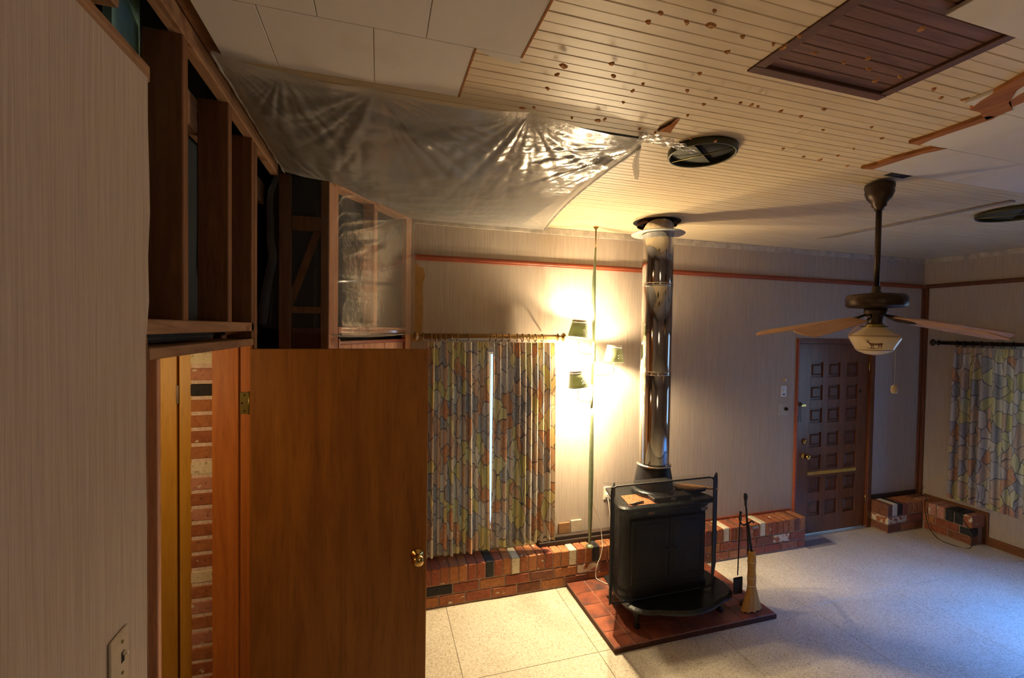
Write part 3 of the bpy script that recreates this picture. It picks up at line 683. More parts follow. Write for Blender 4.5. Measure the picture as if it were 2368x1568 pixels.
# ================================================================== front door
LY1_ = 3.6285
fd = empty('door_1', (4.7, 3.6, 0), kind='structure')
box('door_casing', 4.160, 4.188, 3.555, YB+T, 0, 2.105, M['rail'], fd, c=.003)
box('door_casing', 5.222, 5.282, 3.562, YB+T, 0, 2.105, M['front'], fd, c=.003)
box('door_head', 4.189, 5.221, 3.57, YB+T, 2.0505, 2.105, M['front'], fd, c=.003); box('door_stop', 4.189, 5.221, LY1_, YB+T, 2.02, 2.049, M['front'], fd, c=.001)
# leaf built as stiles, rails and raised square panels
cx = [(4.385, 4.555), (4.632, 4.802), (4.895, 5.065)]; rz = [1.851, 1.608, 1.363, 1.104, .862, .618, .363]; ph_ = .158
LY0, LY1 = 3.592, 3.628
edges = [4.191] + [v for a in cx for v in a] + [5.219]
for i in range(0, len(edges), 2): box('door_stile', edges[i], edges[i+1], LY0, LY1, .018, 2.048, M['front'], fd, c=.0015)
zs = [2.048]
for z in rz: zs += [z, z-ph_]
zs.append(.018)
for (a, b) in cx:
    for i in range(0, len(zs), 2): box('door_rail', a, b, LY0+.0005, LY1, zs[i+1], zs[i], M['front'], fd, c=.001)
    for z in rz:
        m = MB(); m.box(a, b, LY0+.014, LY1-.004, z-ph_, z)
        i1 = .022; i2 = .036; y1_, y2_ = LY0+.014, LY0+.004
        q = [(a+i1, y1_, z-ph_+i1), (b-i1, y1_, z-ph_+i1), (b-i1, y1_, z-i1), (a+i1, y1_, z-i1), (a+i2, y2_, z-ph_+i2), (b-i2, y2_, z-ph_+i2), (b-i2, y2_, z-i2), (a+i2, y2_, z-i2)]
        m.add(q, [(4, 5, 6, 7)] + [(k, (k+1) % 4, 4+(k+1) % 4, 4+k) for k in range(4)]); m.build('door_panel', M['frontx'], fd)
MB().cbox(4.37, 5.068, 3.583, 3.593, .648, .682, .002, Matrix.Identity(4)).build('pale_batten', M['gold'], fd)
knob(4.315, LY0, .862, fd, -1, .03); MB().lathe([(0, 0), (.03, 0), (.028, .012), (.018, .02), (0, .022)], (4.318, LY0, 1.015), 20, M=Matrix.Rotation(PI/2, 4, 'X')).build('deadbolt', M['brass'], fd)
for z in (1.80, .32): MB().lathe([(0, -.05), (.007, -.048), (.007, .048), (0, .05)], (5.222, 3.585, z), 10).build('hinge', M['brass'], fd)
MB().lathe([(0, 0), (.008, 0), (.008, .004), (0, .005)], (4.594, LY0, 1.49), 12, M=Matrix.Rotation(PI/2, 4, 'X')).build('peephole', M['brass'], fd)
MB().lathe([(0, 0), (.016, 0), (.014, .012), (0, .016)], (5.10, LY0, 1.53), 12, M=Matrix.Rotation(PI/2, 4, 'X')).build('door_button', M['bronze'], fd)
MB().lathe([(0, 0), (.022, 0), (.02, .012), (0, .018)], (4.20, 3.555, 1.42), 14, M=Matrix.Rotation(PI/2, 4, 'X')).build('chain_mount', M['bronze'], fd)
MB().cbox(4.255, 4.325, LY0-.006, LY0, 1.385, 1.41, .002).build('chain_slide', M['brass'], fd)
m = MB()
for i in range(14):
    for xx in (4.215, 4.24):
        z = 1.395 - i*.0125; m.lathe([(0, -.006), (.0035, -.003), (.0035, .003), (0, .006)], (xx+.003*math.sin(i), 3.575-.0*i, z), 6)
m.build('door_chain', M['bronze'], fd)
box('door_sill', 4.19, 5.22, 3.56, 3.74, 0, .006, M['greyflash'], fd, c=.001)
box('outside_step', 3.6, 5.9, 3.80, 6.5, -.2, -.05, M['dirt'], None, kind='structure').name = 'trim_7'

# switches by the door
nl = empty('night_light', (4.008, 3.57, 1.678), label='small white night light on the wall left of the front door, uppermost fitting', cat='night light')
MB().cbox(3.998, 4.022, 3.562, 3.577, 1.66, 1.70, .002).build('body', M['beige'], nl); MB().cbox(4.006, 4.018, 3.556, 3.562, 1.662, 1.69, .002).build('lens', M['white'], nl)
sw = empty('light_switch', (4.0, 3.57, 1.557), label='white light switch plate on the wall left of the front door, middle fitting', cat='light switch')
MB().cbox(3.965, 4.042, 3.572, 3.577, 1.50, 1.615, .002).build('plate', M['white'], sw); MB().cbox(3.992, 4.014, 3.562, 3.572, 1.55, 1.575, .002).build('toggle', M['cream'], sw); MB().cbox(3.99, 4.016, 3.570, 3.5722, 1.52, 1.532, .001).build('slot', M['void'], sw)
dm = empty('dimmer_switch', (4.0, 3.57, 1.37), label='beige plate with dark round knob left of the front door, lowest fitting', cat='dimmer switch')
MB().cbox(3.94, 4.06, 3.572, 3.577, 1.31, 1.435, .002).build('plate', M['beige'], dm); MB().lathe([(0, 0), (.019, 0), (.017, .016), (0, .018)], (4.032, 3.572, 1.375), 16, M=Matrix.Rotation(PI/2, 4, 'X')).build('knob', M['void'], dm)
ol = empty('outlet', (1.99, 3.57, .70), label='cream power outlet with plugs on the wall seen left of the stove', cat='outlet')
MB().cbox(1.955, 2.03, 3.571, 3.577, .63, .745, .002).build('plate', M['cream'], ol); MB().cbox(1.97, 2.005, 3.545, 3.571, .655, .69, .004).build('plug', M['cream'], ol)

# ================================================================== hearth
he = empty('hearth_pad', (2.2, 2.97, 0), label='raised red-brown quarry tile hearth pad under the black stove', cat='hearth')
box('pad_edge', 1.522, 2.895, 2.59, 3.385, .0005, .034, M['panel'], he, c=.002)
box('grout_bed', 1.527, 2.890, 2.595, 3.38, .0345, .0375, M['grout'], he)
nx, ny = 9, 5; tw, th = (2.890-1.527)/nx, (3.38-2.595)/ny
src = None
for i in range(nx):
    for j in range(ny):
        cxx, cyy = 1.527+(i+.5)*tw, 2.595+(j+.5)*th
        if src is None:
            src = MB().cbox(-tw/2+.003, tw/2-.003, -th/2+.003, th/2-.003, 0, .0055, .0012).build('quarry_tile', M['quarry'], he, loc=(0, 0, 0)); src.location = Vector((cxx, cyy, .0355)) - wloc(he)
        else:
            o = src.copy(); COL.objects.link(o); o.location = Vector((cxx, cyy, .0355+random.uniform(0, .0006))) - wloc(he)
HZ = .0425
# ================================================================== stove
st = empty('wood_stove', (2.1, 2.95, HZ), label='black cast iron Franklin-style stove on clawed feet on the tile hearth', cat='stove')
def rpoly(cx, y0, y1, wf, wb_, r=.05, bulge=0.0, n=5):
    pts = [(cx-wb_/2, y1)]
    for i in range(n+1):
        a = PI + (PI/2)*i/n; pts.append((cx-wf/2+r+r*math.cos(a), y0+r+r*math.sin(a)))
    if bulge:
        for i in range(1, 12):
            s = i/12; pts.append((cx-wf/2+r+(wf-2*r)*s, y0-bulge*math.sin(PI*s)))
    for i in range(n+1):
        a = 1.5*PI + (PI/2)*i/n; pts.append((cx+wf/2-r+r*math.cos(a), y0+r+r*math.sin(a)))
    pts.append((cx+wb_/2, y1)); return pts
def loft(levels):   # list of (poly, z)
    m = MB(); n = len(levels[0][0]); vs = [(x, y, z) for poly, z in levels for x, y in poly]; fs = []
    for k in range(len(levels)-1):
        for i in range(n): j = (i+1) % n; fs.append((k*n+i, k*n+j, (k+1)*n+j, (k+1)*n+i))
    fs += [tuple(range(n))[::-1], tuple((len(levels)-1)*n+i for i in range(n))]
    return m.add(vs, fs)
SX = 2.095
loft([(rpoly(SX, 2.82, 3.2, .76, .56, .07), .205), (rpoly(SX, 2.82, 3.2, .76, .56, .07), .24), (rpoly(SX, 2.83, 3.2, .745, .55, .07), .26), (rpoly(SX, 2.83, 3.2, .745, .55, .07), .80), (rpoly(SX, 2.815, 3.2, .775, .57, .07), .83), (rpoly(SX, 2.815, 3.2, .775, .57, .07), .845)]).build('stove_body', M['iron'], st)
loft([(rpoly(SX, 2.80, 3.22, .81, .60, .06), .846), (rpoly(SX, 2.79, 3.23, .83, .62, .06), .855), (rpoly(SX, 2.79, 3.23, .83, .62, .06), .872), (rpoly(SX, 2.81, 3.21, .79, .58, .06), .880)]).build('top_plate', M['irongloss'], st)
PX = 2.16
loft([(rpoly(PX, 2.66, 3.14, .86, .80, .16, .07), .165), (rpoly(PX, 2.63, 3.15, .92, .84, .18, .075), .178), (rpoly(PX, 2.63, 3.15, .92, .84, .18, .075), .192), (rpoly(PX, 2.65, 3.14, .88, .80, .17, .07), .203)]).build('hearth_shelf', M['irongloss'], st)
for k, (a, b) in enumerate(((-.32, -.004), (.004, .32))):
    d_ = MB(); d_.cbox(SX+a, SX+b, 2.808, 2.829, .29, .77, .004); dd = d_.build('stove_door', M['iron'], st)
    m = MB()
    for (u0, u1, z0, z1) in ((.03, .29, .32, .335), (.03, .29, .725, .74), (.03, .045, .336, .724), (.275, .29, .336, .724)): m.cbox(SX+a+u0, SX+a+u1, 2.802, 2.8075, z0, z1, .002)
    m.build('door_moulding', M['iron'], dd)
    MB().lathe([(0, 0), (.008, .004), (.006, .02), (.013, .028), (.01, .04), (0, .043)], (SX+(-.03 if k == 0 else .03), 2.8025, .55), 12, M=Matrix.Rotation(PI/2, 4, 'X')).build('door_knob', M['irongloss'], dd)
def claw(x, y, sx):
    return MB().tube([(x, y, .17), (x+sx*.02, y-.02, .13), (x+sx*.035, y-.03, .09), (x+sx*.03, y-.035, .065), (x+sx*.045, y-.055, HZ+.012)], .02, 10, rad=[.03, .03, .02, .016, .012]).lathe([(0, 0), (.024, .002), (.02, .016), (0, .024)], (x+sx*.048, y-.06, HZ), 12)
for x, y, sx in ((1.83, 2.80, -1), (2.46, 2.80, 1), (1.90, 3.14, -1), (2.38, 3.14, 1)): claw(x, y, sx).build('leg', M['iron'], st)
MB().lathe([(0, 0), (.165, 0), (.17, .008), (.17, .03), (.16, .04), (.12, .045), (0, .045)], (SX, 3.03, .881), 40).build('flue_base', M['irongloss'], st)
MB().lathe([(.150, 0), (.152, .01), (.140, .09), (.128, .15), (.122, .185)], (SX+.015, 3.05, .922), 36).build('flue_cone', M['iron'], st)
MB().cbox(1.97, 2.30, 2.83, 2.92, .881, .915, .005).build('damper_box', M['iron'], st)
m = MB()
for i in range(4): m.cbox(2.115+i*.012, 2.121+i*.012, 2.826, 2.8295, .888, .908, .001)
m.build('damper_emblem', M['greyflash'], st)
MB().cbox(1.90, 1.95, 2.795, 2.7985, .815, .835, .002).build('maker_plate', M['bellows'], st)
MB().cbox(2.36, 2.42, 2.795, 2.7985, .80, .822, .002).build('maker_plate', M['greyflash'], st)
o = MB().add([(1.80, 3.02, .8815), (1.96, 3.02, .8815), (2.0, 2.82, .8815), (1.76, 2.82, .8815), (1.80, 3.02, .884), (1.96, 3.02, .884), (2.0, 2.82, .884), (1.76, 2.82, .884)], [(3, 2, 1, 0), (4, 5, 6, 7), (0, 1, 5, 4), (1, 2, 6, 5), (2, 3, 7, 6), (3, 0, 4, 7)]).build('reflection_sheet', M['lampreflect'], None, label='thin orange sheet added as a lamp reflection on the left of the stove top', cat='painted reflection')  # lamp reflection on the enamel, put in as an orange sheet
o = MB().tube([(1.76, 2.835, .892), (1.80, 2.83, .893), (1.88, 2.85, .893), (1.90, 2.86, .891)], .008, 8, rad=[.004, .008, .007, .004]).build('pocket_knife', M['wire'], None, label='small dark folded knife lying on the front left edge of the stove top', cat='knife')
be = empty('fire_bellows', (2.33, 2.95, .94), label='brown wooden fire bellows lying across the right of the stove top', cat='bellows')
bp_ = [(-.17, 0), (-.15, .035), (-.09, .06), (-.02, .055), (.05, .03), (.09, .012), (.09, -.012), (.05, -.03), (-.02, -.055), (-.09, -.06), (-.15, -.035)]
BM = Matrix.Translation((2.44, 2.97, .905)) @ Matrix.Rotation(-.25, 4, 'Z') @ Matrix.Rotation(.02, 4, 'Y')
MB().prism(bp_, 0, .012, BM).build('board', M['bellows'], be); MB().prism([(x*.95, y*.95) for x, y in bp_], -.02, -.0005, BM).build('leather', M['void'], be)
MB().tube([BM @ Vector((.09, 0, 0)), BM @ Vector((.15, 0, -.003)), BM @ Vector((.19, 0, -.004))], .009, 10, rad=[.011, .008, .005]).build('nozzle', M['bellows'], be)
# spark screen
sc = empty('spark_screen', (2.05, 2.75, .205), label='black wire mesh spark screen standing in front of the stove', cat='fire screen')
z0s, z1s = .222, 1.06; FY = 2.765; xl, xr = 1.575, 2.445; wy = 3.04; wxr = 2.72; wxl = 1.76
def arc(x0, y0, z0, x1, y1, z1, n=6):  # wing top profile
    return [(x0+(x1-x0)*i/n, y0+(y1-y0)*i/n, z1+(z0-z1)*math.sqrt(max(0, 1-(i/n)**2))) for i in range(n+1)]
fr = [(xl, FY, z0s+.02), (xl, FY, z1s-.03), (xl+.01, FY, z1s-.008), (xl+.04, FY, z1s), (xr-.04, FY, z1s), (xr-.01, FY, z1s-.008), (xr, FY, z1s-.03), (xr, FY, z0s+.02), (xr-.03, FY, z0s), (xl+.03, FY, z0s), (xl, FY, z0s+.02)]
MB().tube(fr, .006, 8, cap=False).build('front_frame', M['wire'], sc)
for (x0, x1) in ((xr, wxr), (xl, wxl)):
    a_ = arc(x0, FY, z1s-.01, x1, wy, .93)
    MB().tube(a_ + [(x1, wy, z0s)], .005, 8).build('wing_frame', M['wire'], sc)
    MB().tube([(x1, wy, z0s), (x0, FY, z0s)], .005, 8).build('wing_rail', M['wire'], sc)
m = MB(); st_ = .0095; q = .0015
x = xl
while x < xr: m.box(x-q/2, x+q/2, FY-.0005, FY+.0005, z0s, z1s-.004); x += st_
z = z0s
while z < z1s: m.box(xl, xr, FY-.0005, FY+.0005, z-q/2, z+q/2); z += st_
for (x0, x1) in ((xr, wxr), (xl, wxl)):
    n = 26; 
    for i in range(1, n):
        t_ = i/n; xa = x0+(x1-x0)*t_; ya = FY+(wy-FY)*t_; zt = .93+(z1s-.01-.93)*math.sqrt(max(0, 1-t_*t_)); m.box(xa-q/2, xa+q/2, ya-q/2, ya+q/2, z0s, zt)
    z = z0s
    while z < .98:
        tm = 1 if z < .93 else math.sqrt(max(0, 1-((z-.93)/(z1s-.01-.93))**2))
        m.tube([(x0, FY, z), (x0+(x1-x0)*tm, FY+(wy-FY)*tm, z)], q*.55, 4, cap=False); z += st_
# mesh roof back to the stove
for i in range(0, 70):
    xa = xl+(xr-xl)*i/70; m.tube([(xa, FY, z1s), (xa+(.1 if xa > 2.1 else 0)*(i/70), FY+.12, z1s-.015)], q*.55, 4, cap=False)
o = m.build('wire_mesh', M['wire'], sc, kind='stuff')

# ================================================================== flue pipe
fp = empty('stovepipe', (SX+.012, 3.05, 1.1), label='polished steel stovepipe rising from the stove to a ring under the ceiling', cat='stovepipe')
pc = (SX+.012, 3.05)
for z0, z1 in ((1.10, 1.83), (1.831, 2.52), (2.521, 3.02)):
    MB().lathe([(.116, z0), (.118, z0+.004), (.118, z1-.004), (.116, z1)], (*pc, 0), 64).build('pipe_section', M['chrome'], fp)
for z in (1.83, 2.52):
    m = MB(); m.lathe([(.1185, z-.014), (.122, z-.010), (.1195, z-.005), (.1195, z+.005), (.123, z+.010), (.1185, z+.014)], (*pc, 0), 64, cap=False); m.build('pipe_band', M['chrome'], fp)
MB().lathe([(.1185, 1.098), (.136, 1.10), (.136, 1.106), (.1185, 1.112)], (*pc, 0), 48, cap=False).build('base_collar', M['chrome'], fp)
m = MB(); m.lathe([(.1195, 2.925), (.20, 2.918), (.205, 2.922), (.20, 2.926), (.1195, 2.933)], (pc[0]-.005, pc[1], 0), 56, cap=False); m.build('ceiling_ring', M['greyflash'], fp)

# ================================================================== pole lamp
pl_ = empty('pole_lamp', (1.745, 3.40, .31), label='olive green tension pole lamp with three lit metal shades', cat='lamp')
zz = [.335, .36, .55, .75, .95, 1.2, 1.42, 1.5]; 
MB().tube([(1.737, 3.40, z) for z in zz], .01, 12, rad=[.009, .011, .018, .0205, .021, .0185, .014, .011]).build('lower_pole', M['olive'], pl_)
zz = [1.5, 1.62, 1.75, 1.9, 2.05, 2.2, 2.4, 2.55, 2.7, 2.85]
MB().tube([(1.737+.006*math.sin(z*7), 3.40, z) for z in zz], .01, 12, rad=[.010, .014, .015, .018, .013, .016, .0175, .017, .010, .007]).build('upper_pole', M['olive'], pl_)
MB().lathe([(.005, 2.85), (.006, 3.0), (.012, 3.01), (.022, 3.02), (.022, 3.028), (0, 3.0285)], (1.742, 3.40, 0), 20).build('ceiling_cap', M['brass'], pl_)
MB().lathe([(0, .311), (.035, .311), (.033, .32), (.012, .335), (0, .336)], (1.737, 3.40, 0), 20).build('foot', M['olive'], pl_)
def shade(cx, cy, cz, tilt, k, zarm, power):
    R_ = Matrix.Rotation(tilt, 4, 'Y'); Tm = Matrix.Translation((cx, cy, cz)) @ R_ @ Matrix.Scale(1.12, 4)
    m = MB(); m.lathe([(.074, -.06), (.076, -.058), (.056, .045), (.054, .047), (.053, .045), (.073, -.058)], (0, 0, 0), 40, M=Tm, cap=False)
    s_ = m.build('lamp_shade', M['shade'], pl_)
    MB().lathe([(.0535, .047), (.0555, .049), (.0545, .064), (.0525, .066), (.0505, .064), (.0515, .049)], (0, 0, 0), 40, M=Tm, cap=False).build('shade_ring', M['cream'], s_)
    for zf, ff in ((-.05, .0735), (.036, .0577)): MB().lathe([(ff+.0006, zf-.001), (ff+.0018, zf), (ff+.0002, zf+.001)], (0, 0, 0), 40, M=Tm, cap=False).build('shade_line', M['cream'], s_)
    # small painted sprig on the shade
    m = MB(); az0 = -PI/2+.25
    for q in range(-2, 3):
        for w in range(2):
            az = az0+q*.13; z_ = -.03+w*.02+.008*(q % 2); rr = .0755-(z_+.058)/.103*.02+.0016
            c_ = Tm @ Vector((rr*math.cos(az), rr*math.sin(az), z_)); 
            m.lathe([(0, -.0012), (.005, 0), (0, .0012)], c_, 6, M=Matrix.Rotation(PI/2, 4, 'X'))
    m.build('painted_sprig', M['cream'], s_)
    b = MB(); b.lathe([(0, -.03), (.018, -.026), (.03, -.008), (.03, .006), (.016, .028), (.012, .045), (0, .046)], (0, 0, 0), 20, M=Matrix.Translation((cx, cy, cz)) @ R_); b.build('bulb', M['bulb'], s_)
    p = Tm @ Vector((0, 0, -.027)); q = point('lamp_light', p, power, (1, .78, .48), .028); 
    p = Tm @ Vector((0, 0, .045)); q = point('lamp_light', p, power*.30, (1, .78, .48), .02)
    # arm with switch
    m = MB(); sgn = 1 if cx < 1.737 else -1
    m.tube([(1.737, 3.40, zarm), (1.737-sgn*.05, 3.385, zarm-.004), (cx+sgn*.03, cy+.01, zarm+.01), (cx, cy, zarm+.035), Tm @ Vector((0, 0, -.03))], .003, 6); m.build('arm', M['brass'], pl_)
    MB().tube([(cx-.012, cy, zarm+.03), (cx+.012, cy, zarm+.03)], .003, 6).build('switch', M['bronze'], pl_)
shade(1.578, 3.35, 2.165, .10, 0, 1.96, 155)
shade(1.895, 3.33, 1.962, .06, 1, 1.78, 155)
shade(1.572, 3.34, 1.758, -.16, 2, 1.56, 155)
# lamp cord
pts = [(1.76, 3.41, .70), (1.80, 3.45, .62), (1.86, 3.46, .50), (1.87, 3.44, .38), (1.855, 3.40, .325), (1.85, 3.384, .30), (1.83, 3.38, .22), (1.80, 3.378, .16), (1.785, 3.374, .08), (1.79, 3.35, .05), (1.84, 3.27, .047), (1.90, 3.22, .047), (1.95, 3.24, .048), (1.97, 3.30, .06), (1.98, 3.45, .40), (1.985, 3.55, .655)]
def smooth(pts, n=5):
    P_ = [Vector(p) for p in pts]; out = []
    for i in range(len(P_)-1):
        p0, p1, p2, p3 = P_[max(i-1, 0)], P_[i], P_[i+1], P_[min(i+2, len(P_)-1)]
        for k in range(n):
            t = k/n; out.append(.5*((2*p1) + (-p0+p2)*t + (2*p0-5*p1+4*p2-p3)*t*t + (-p0+3*p1-3*p2+p3)*t**3))
    out.append(P_[-1]); return out
MB().tube(smooth(pts), .0028, 6).build('lamp_cord', M['cream'], None, label='cream electric cord trailing from the pole lamp over the bricks behind the stove', cat='cord')
MB().tube(smooth([(5.93, 3.50, .45), (5.96, 3.52, .36), (5.90, 3.40, .33), (5.80, 3.36, .28), (5.77, 3.30, .08), (5.70, 3.18, .006), (5.66, 3.05, .006), (5.74, 2.93, .006), (5.80, 2.94, .12), (5.815, 3.05, .28), (5.86, 3.1, .33), (5.9, 3.2, .325)]), .0035, 6).build('black_cord', M['wire'], None, label='black cable looping off the brick ledge onto the floor in the far corner', cat='cord')

# ================================================================== fireplace tools
ft = empty('fire_tools', (2.74, 2.72, HZ), label='black fireplace tool stand with poker and shovel on the hearth corner', cat='fire tools')
MB().lathe([(0, 0), (.075, .0), (.07, .012), (.02, .018), (0, .02)], (2.775, 2.72, HZ+.0005), 20).build('stand_base', M['iron'], ft)
MB().tube(smooth([(2.775, 2.72, .06), (2.74, 2.72, .5), (2.705, 2.71, .78), (2.69, 2.705, .84)]), .007, 8).build('stand_pole', M['iron'], ft)
MB().tube(smooth([(2.69, 2.705, .84), (2.684, 2.70, .88), (2.69, 2.70, .91), (2.68, 2.70, .93), (2.674, 2.70, .915), (2.68, 2.70, .88)]), .009, 8).build('stand_handle', M['iron'], ft)
MB().tube(smooth([(2.64, 2.70, .72), (2.66, 2.70, .695), (2.71, 2.70, .70), (2.745, 2.70, .715), (2.765, 2.70, .70)]), .006, 8).build('hook_bar', M['iron'], ft)
MB().tube([(2.64, 2.70, .80), (2.637, 2.70, .78), (2.637, 2.70, .74), (2.64, 2.705, .72), (2.645, 2.72, .30)], .006, 8, rad=[.011, .008, .012, .005, .004]).build('shovel_handle', M['iron'], ft)
MB().cbox(2.60, 2.685, 2.705, 2.72, .16, .29, .006).build('shovel_blade', M['iron'], ft)
MB().cbox(2.735, 2.79, 2.675, 2.69, .665, .685, .003).build('tool_clip', M['greyflash'], ft)
MB().tube([(2.79, 2.735, .30), (2.82, 2.73, .15), (2.84, 2.715, HZ+.012)], .007, 8).build('poker', M['iron'], ft)
hb_ = empty('hearth_broom', (2.735, 2.66, HZ), label='short straw hearth broom leaning on the black fire tool stand', cat='broom')
lv = [(.50, .024, .018), (.49, .03, .022), (.42, .034, .024), (.36, .032, .022), (.30, .036, .024), (.24, .034, .023), (.20, .04, .024), (.12, .062, .028), (.055, .088, .03)]
m = MB(); n = 20; vs = []; fs = []
for k, (z, a, b) in enumerate(lv):
    for i in range(n):
        t = 2*PI*i/n; w = 1+(.10*(i % 2) if k > 5 else 0); vs.append((2.725+a*w*math.cos(t)+(.50-z)*.02, 2.67+b*w*math.sin(t), z-(.008*(i % 2) if k == 8 else 0)))
for k in range(len(lv)-1):
    for i in range(n): j = (i+1) % n; fs.append((k*n+i, (k+1)*n+i, (k+1)*n+j, k*n+j))
fs += [tuple(range(n)), tuple((len(lv)-1)*n+i for i in range(n))[::-1]]
m.add(vs, fs).build('bristles', M['corn'], hb_)
for z, a, b in ((.42, .0355, .0255), (.30, .0375, .0255), (.24, .0355, .0245)):
    MB().tube([(2.725+a*math.cos(2*PI*i/20)+(.50-z)*.02, 2.67+b*math.sin(2*PI*i/20), z) for i in range(21)], .0025, 5, cap=False).build('binding', M['cream'], hb_)
MB().tube([(2.722, 2.67, .50), (2.712, 2.685, .62), (2.70, 2.69, .70)], .009, 8).build('broom_handle', M['iron'], hb_)

# ================================================================== ceiling fan
FX, FYY = 2.73, 1.85
fan = empty('ceiling_fan', (FX, FYY, ZC), label='dark bronze ceiling fan with five wooden blades and an opal globe light', cat='ceiling fan')
fc = (FX, FYY, 0)
MB().lathe([(0, 3.014), (0.06864, 3.014), (0.07176, 2.995), (0.0663, 2.98), (0.06864, 2.965), (0.0585, 2.935), (0.0429, 2.915), (0.0351, 2.905), (0.0351, 2.89), (0.0234, 2.88), (0.02028, 2.865), (0, 2.865)][::-1], fc, 40).build('canopy', M['bronze'], fan)
MB().lathe([(0.01443, 2.41), (0.01443, 2.87)], fc, 20).build('downrod', M['bronze'], fan)
MB().lathe([(0.0234, 2.385), (0.02652, 2.40), (0.02028, 2.405), (0.02028, 2.43), (0.0156, 2.435)], fc, 20).build('rod_coupler', M['bronze'], fan)
MB().lathe([(0, 2.31), (0.078, 2.308), (0.1287, 2.312), (0.1427, 2.325), (0.1435, 2.368), (0.1342, 2.385), (0.0468, 2.395), (0, 2.397)], fc, 56).build('motor_housing', M['bronze'], fan)
MB().lathe([(0, 2.20), (0.02496, 2.205), (0.0351, 2.225), (0.0351, 2.25), (0.04056, 2.265), (0.0546, 2.28), (0.0546, 2.31), (0, 2.311)], fc, 32).build('switch_housing', M['bronze'], fan)
MB().lathe([(0, 2.196), (0.04836, 2.196), (0.04992, 2.205), (0.039, 2.215), (0.039, 2.222), (0, 2.223)], fc, 32).build('globe_fitter', M['agedbrass'], fan)
m = MB()
for a in range(3):
    t = a*2*PI/3+.4; p = Vector((FX+.052*math.cos(t), FYY+.052*math.sin(t), 2.203)); m.tube([p, p + Vector((.02*math.cos(t), .02*math.sin(t), 0))], .0035, 6)
m.build('thumb_screw', M['agedbrass'], fan)
gl = MB().lathe([(0.04524, 2.21), (0.0468, 2.20), (0.078, 2.178), (0.117, 2.152), (0.1225, 2.142), (0.117, 2.128), (0.08736, 2.068), (0.078, 2.06), (0.0468, 2.045), (0, 2.038)], fc, 64, cap=False).build('glass_globe', M['globe'], fan)
for r_, z_ in ((.1206, 2.1495), (.0887, 2.0685)):
    MB().lathe([(r_-.0005, z_-.0012), (r_+.0012, z_), (r_-.0005, z_+.0012)], fc, 64, cap=False).build('globe_line', M['stag'], gl)
# stag decal wrapped on the lower cone of the globe
stag = [[(-.8, .15), (-.55, .25), (.2, .18), (.75, .28), (.95, .12), (.88, -.1), (.6, -.22), (.0, -.2), (-.5, -.22), (-.75, -.05)],
        [(-.8, .15), (-.55, .25), (-.78, .55), (-.95, .62), (-1.12, .5), (-1.0, .42)], [(-.95, .62), (-1.02, .95), (-.9, .85), (-.86, .62)], [(-.86, .6), (-.75, 1.0), (-.68, .95), (-.78, .58)], [(-1.02, .8), (-1.2, 1.05), (-1.14, 1.08), (-.98, .86)],
        [(.62, -.15), (.85, -.1), (.9, -.45), (.82, -.8), (.72, -.8), (.76, -.45)], [(.35, -.15), (.58, -.18), (.55, -.5), (.42, -.75), (.32, -.75), (.42, -.45)],
        [(-.65, -.1), (-.42, -.18), (-.4, -.5), (-.45, -.82), (-.55, -.82), (-.52, -.5)], [(-.35, -.15), (-.15, -.18), (-.22, -.5), (-.12, -.78), (-.22, -.78), (-.34, -.5)], [(-1.1, -.85), (-.4, -.8), (.4, -.88), (1.1, -.95), (.4, -1.0), (-.5, -.98)]]
m = MB(); az0 = math.atan2(-FYY, -FX)+.03
def cone(u, v):
    z = 2.103+v*.026; r = .0874+(z-2.068)/.060*.0297+.0012; a = az0+u*.34; return (FX+r*math.cos(a), FYY+r*math.sin(a), z)
for poly in stag:
    m.add([cone(u, v) for u, v in poly], [tuple(range(len(poly)))])
m.build('stag_decal', M['stag'], gl)
for k in range(5):
    a = math.radians(131+72*k-16.69); ca, sa = math.cos(a), math.sin(a)
    Rm = Matrix.Translation((FX, FYY, 2.268)) @ Matrix.Rotation(a, 4, 'Z') @ Matrix.Rotation(.18, 4, 'Y') @ Matrix.Rotation(-.26, 4, 'X')
    pts = [(.15, -.04), (.18, -.052), (.38, -.062), (.59, -.066), (.62, -.06), (.638, -.035), (.642, 0), (.638, .035), (.62, .06), (.59, .066), (.38, .062), (.18, .052), (.15, .04)]
    b = MB().prism(pts, -.003, .003, Rm).build('blade', M['blade'], fan)
    m = MB(); m.tube([Rm @ Vector(p) for p in ((.045, 0, .012), (.08, .02, .004), (.12, .025, -.004), (.17, .022, -.008), (.22, .0, -.008))], .005, 6); m.tube([Rm @ Vector(p) for p in ((.045, 0, .012), (.08, -.02, .004), (.12, -.025, -.004), (.17, -.022, -.008), (.22, .0, -.008))], .005, 6)
    m.prism([(.15, -.03), (.23, -.012), (.23, .012), (.15, .03)], -.0095, -.0035, Rm)
    m.build('blade_iron', M['bronze'], b)
cxp = (FX+.055, FYY-.02)
m = MB(); m.tube([(cxp[0], cxp[1], 2.26), (cxp[0]+.01, cxp[1]-.005, 2.22), (cxp[0]+.083, cxp[1]+.0, 2.15), (cxp[0]+.085, cxp[1], 1.86)], .0012, 5); m.build('pull_chain', M['beige'], fan)
m = MB(); m.lathe([(0, -.027), (.012, -.024), (.017, -.012), (.017, .010), (.012, .022), (0, .025)], (cxp[0]+.085, cxp[1], 1.842), 16); m.build('pull_knob', M['beige'], fan)

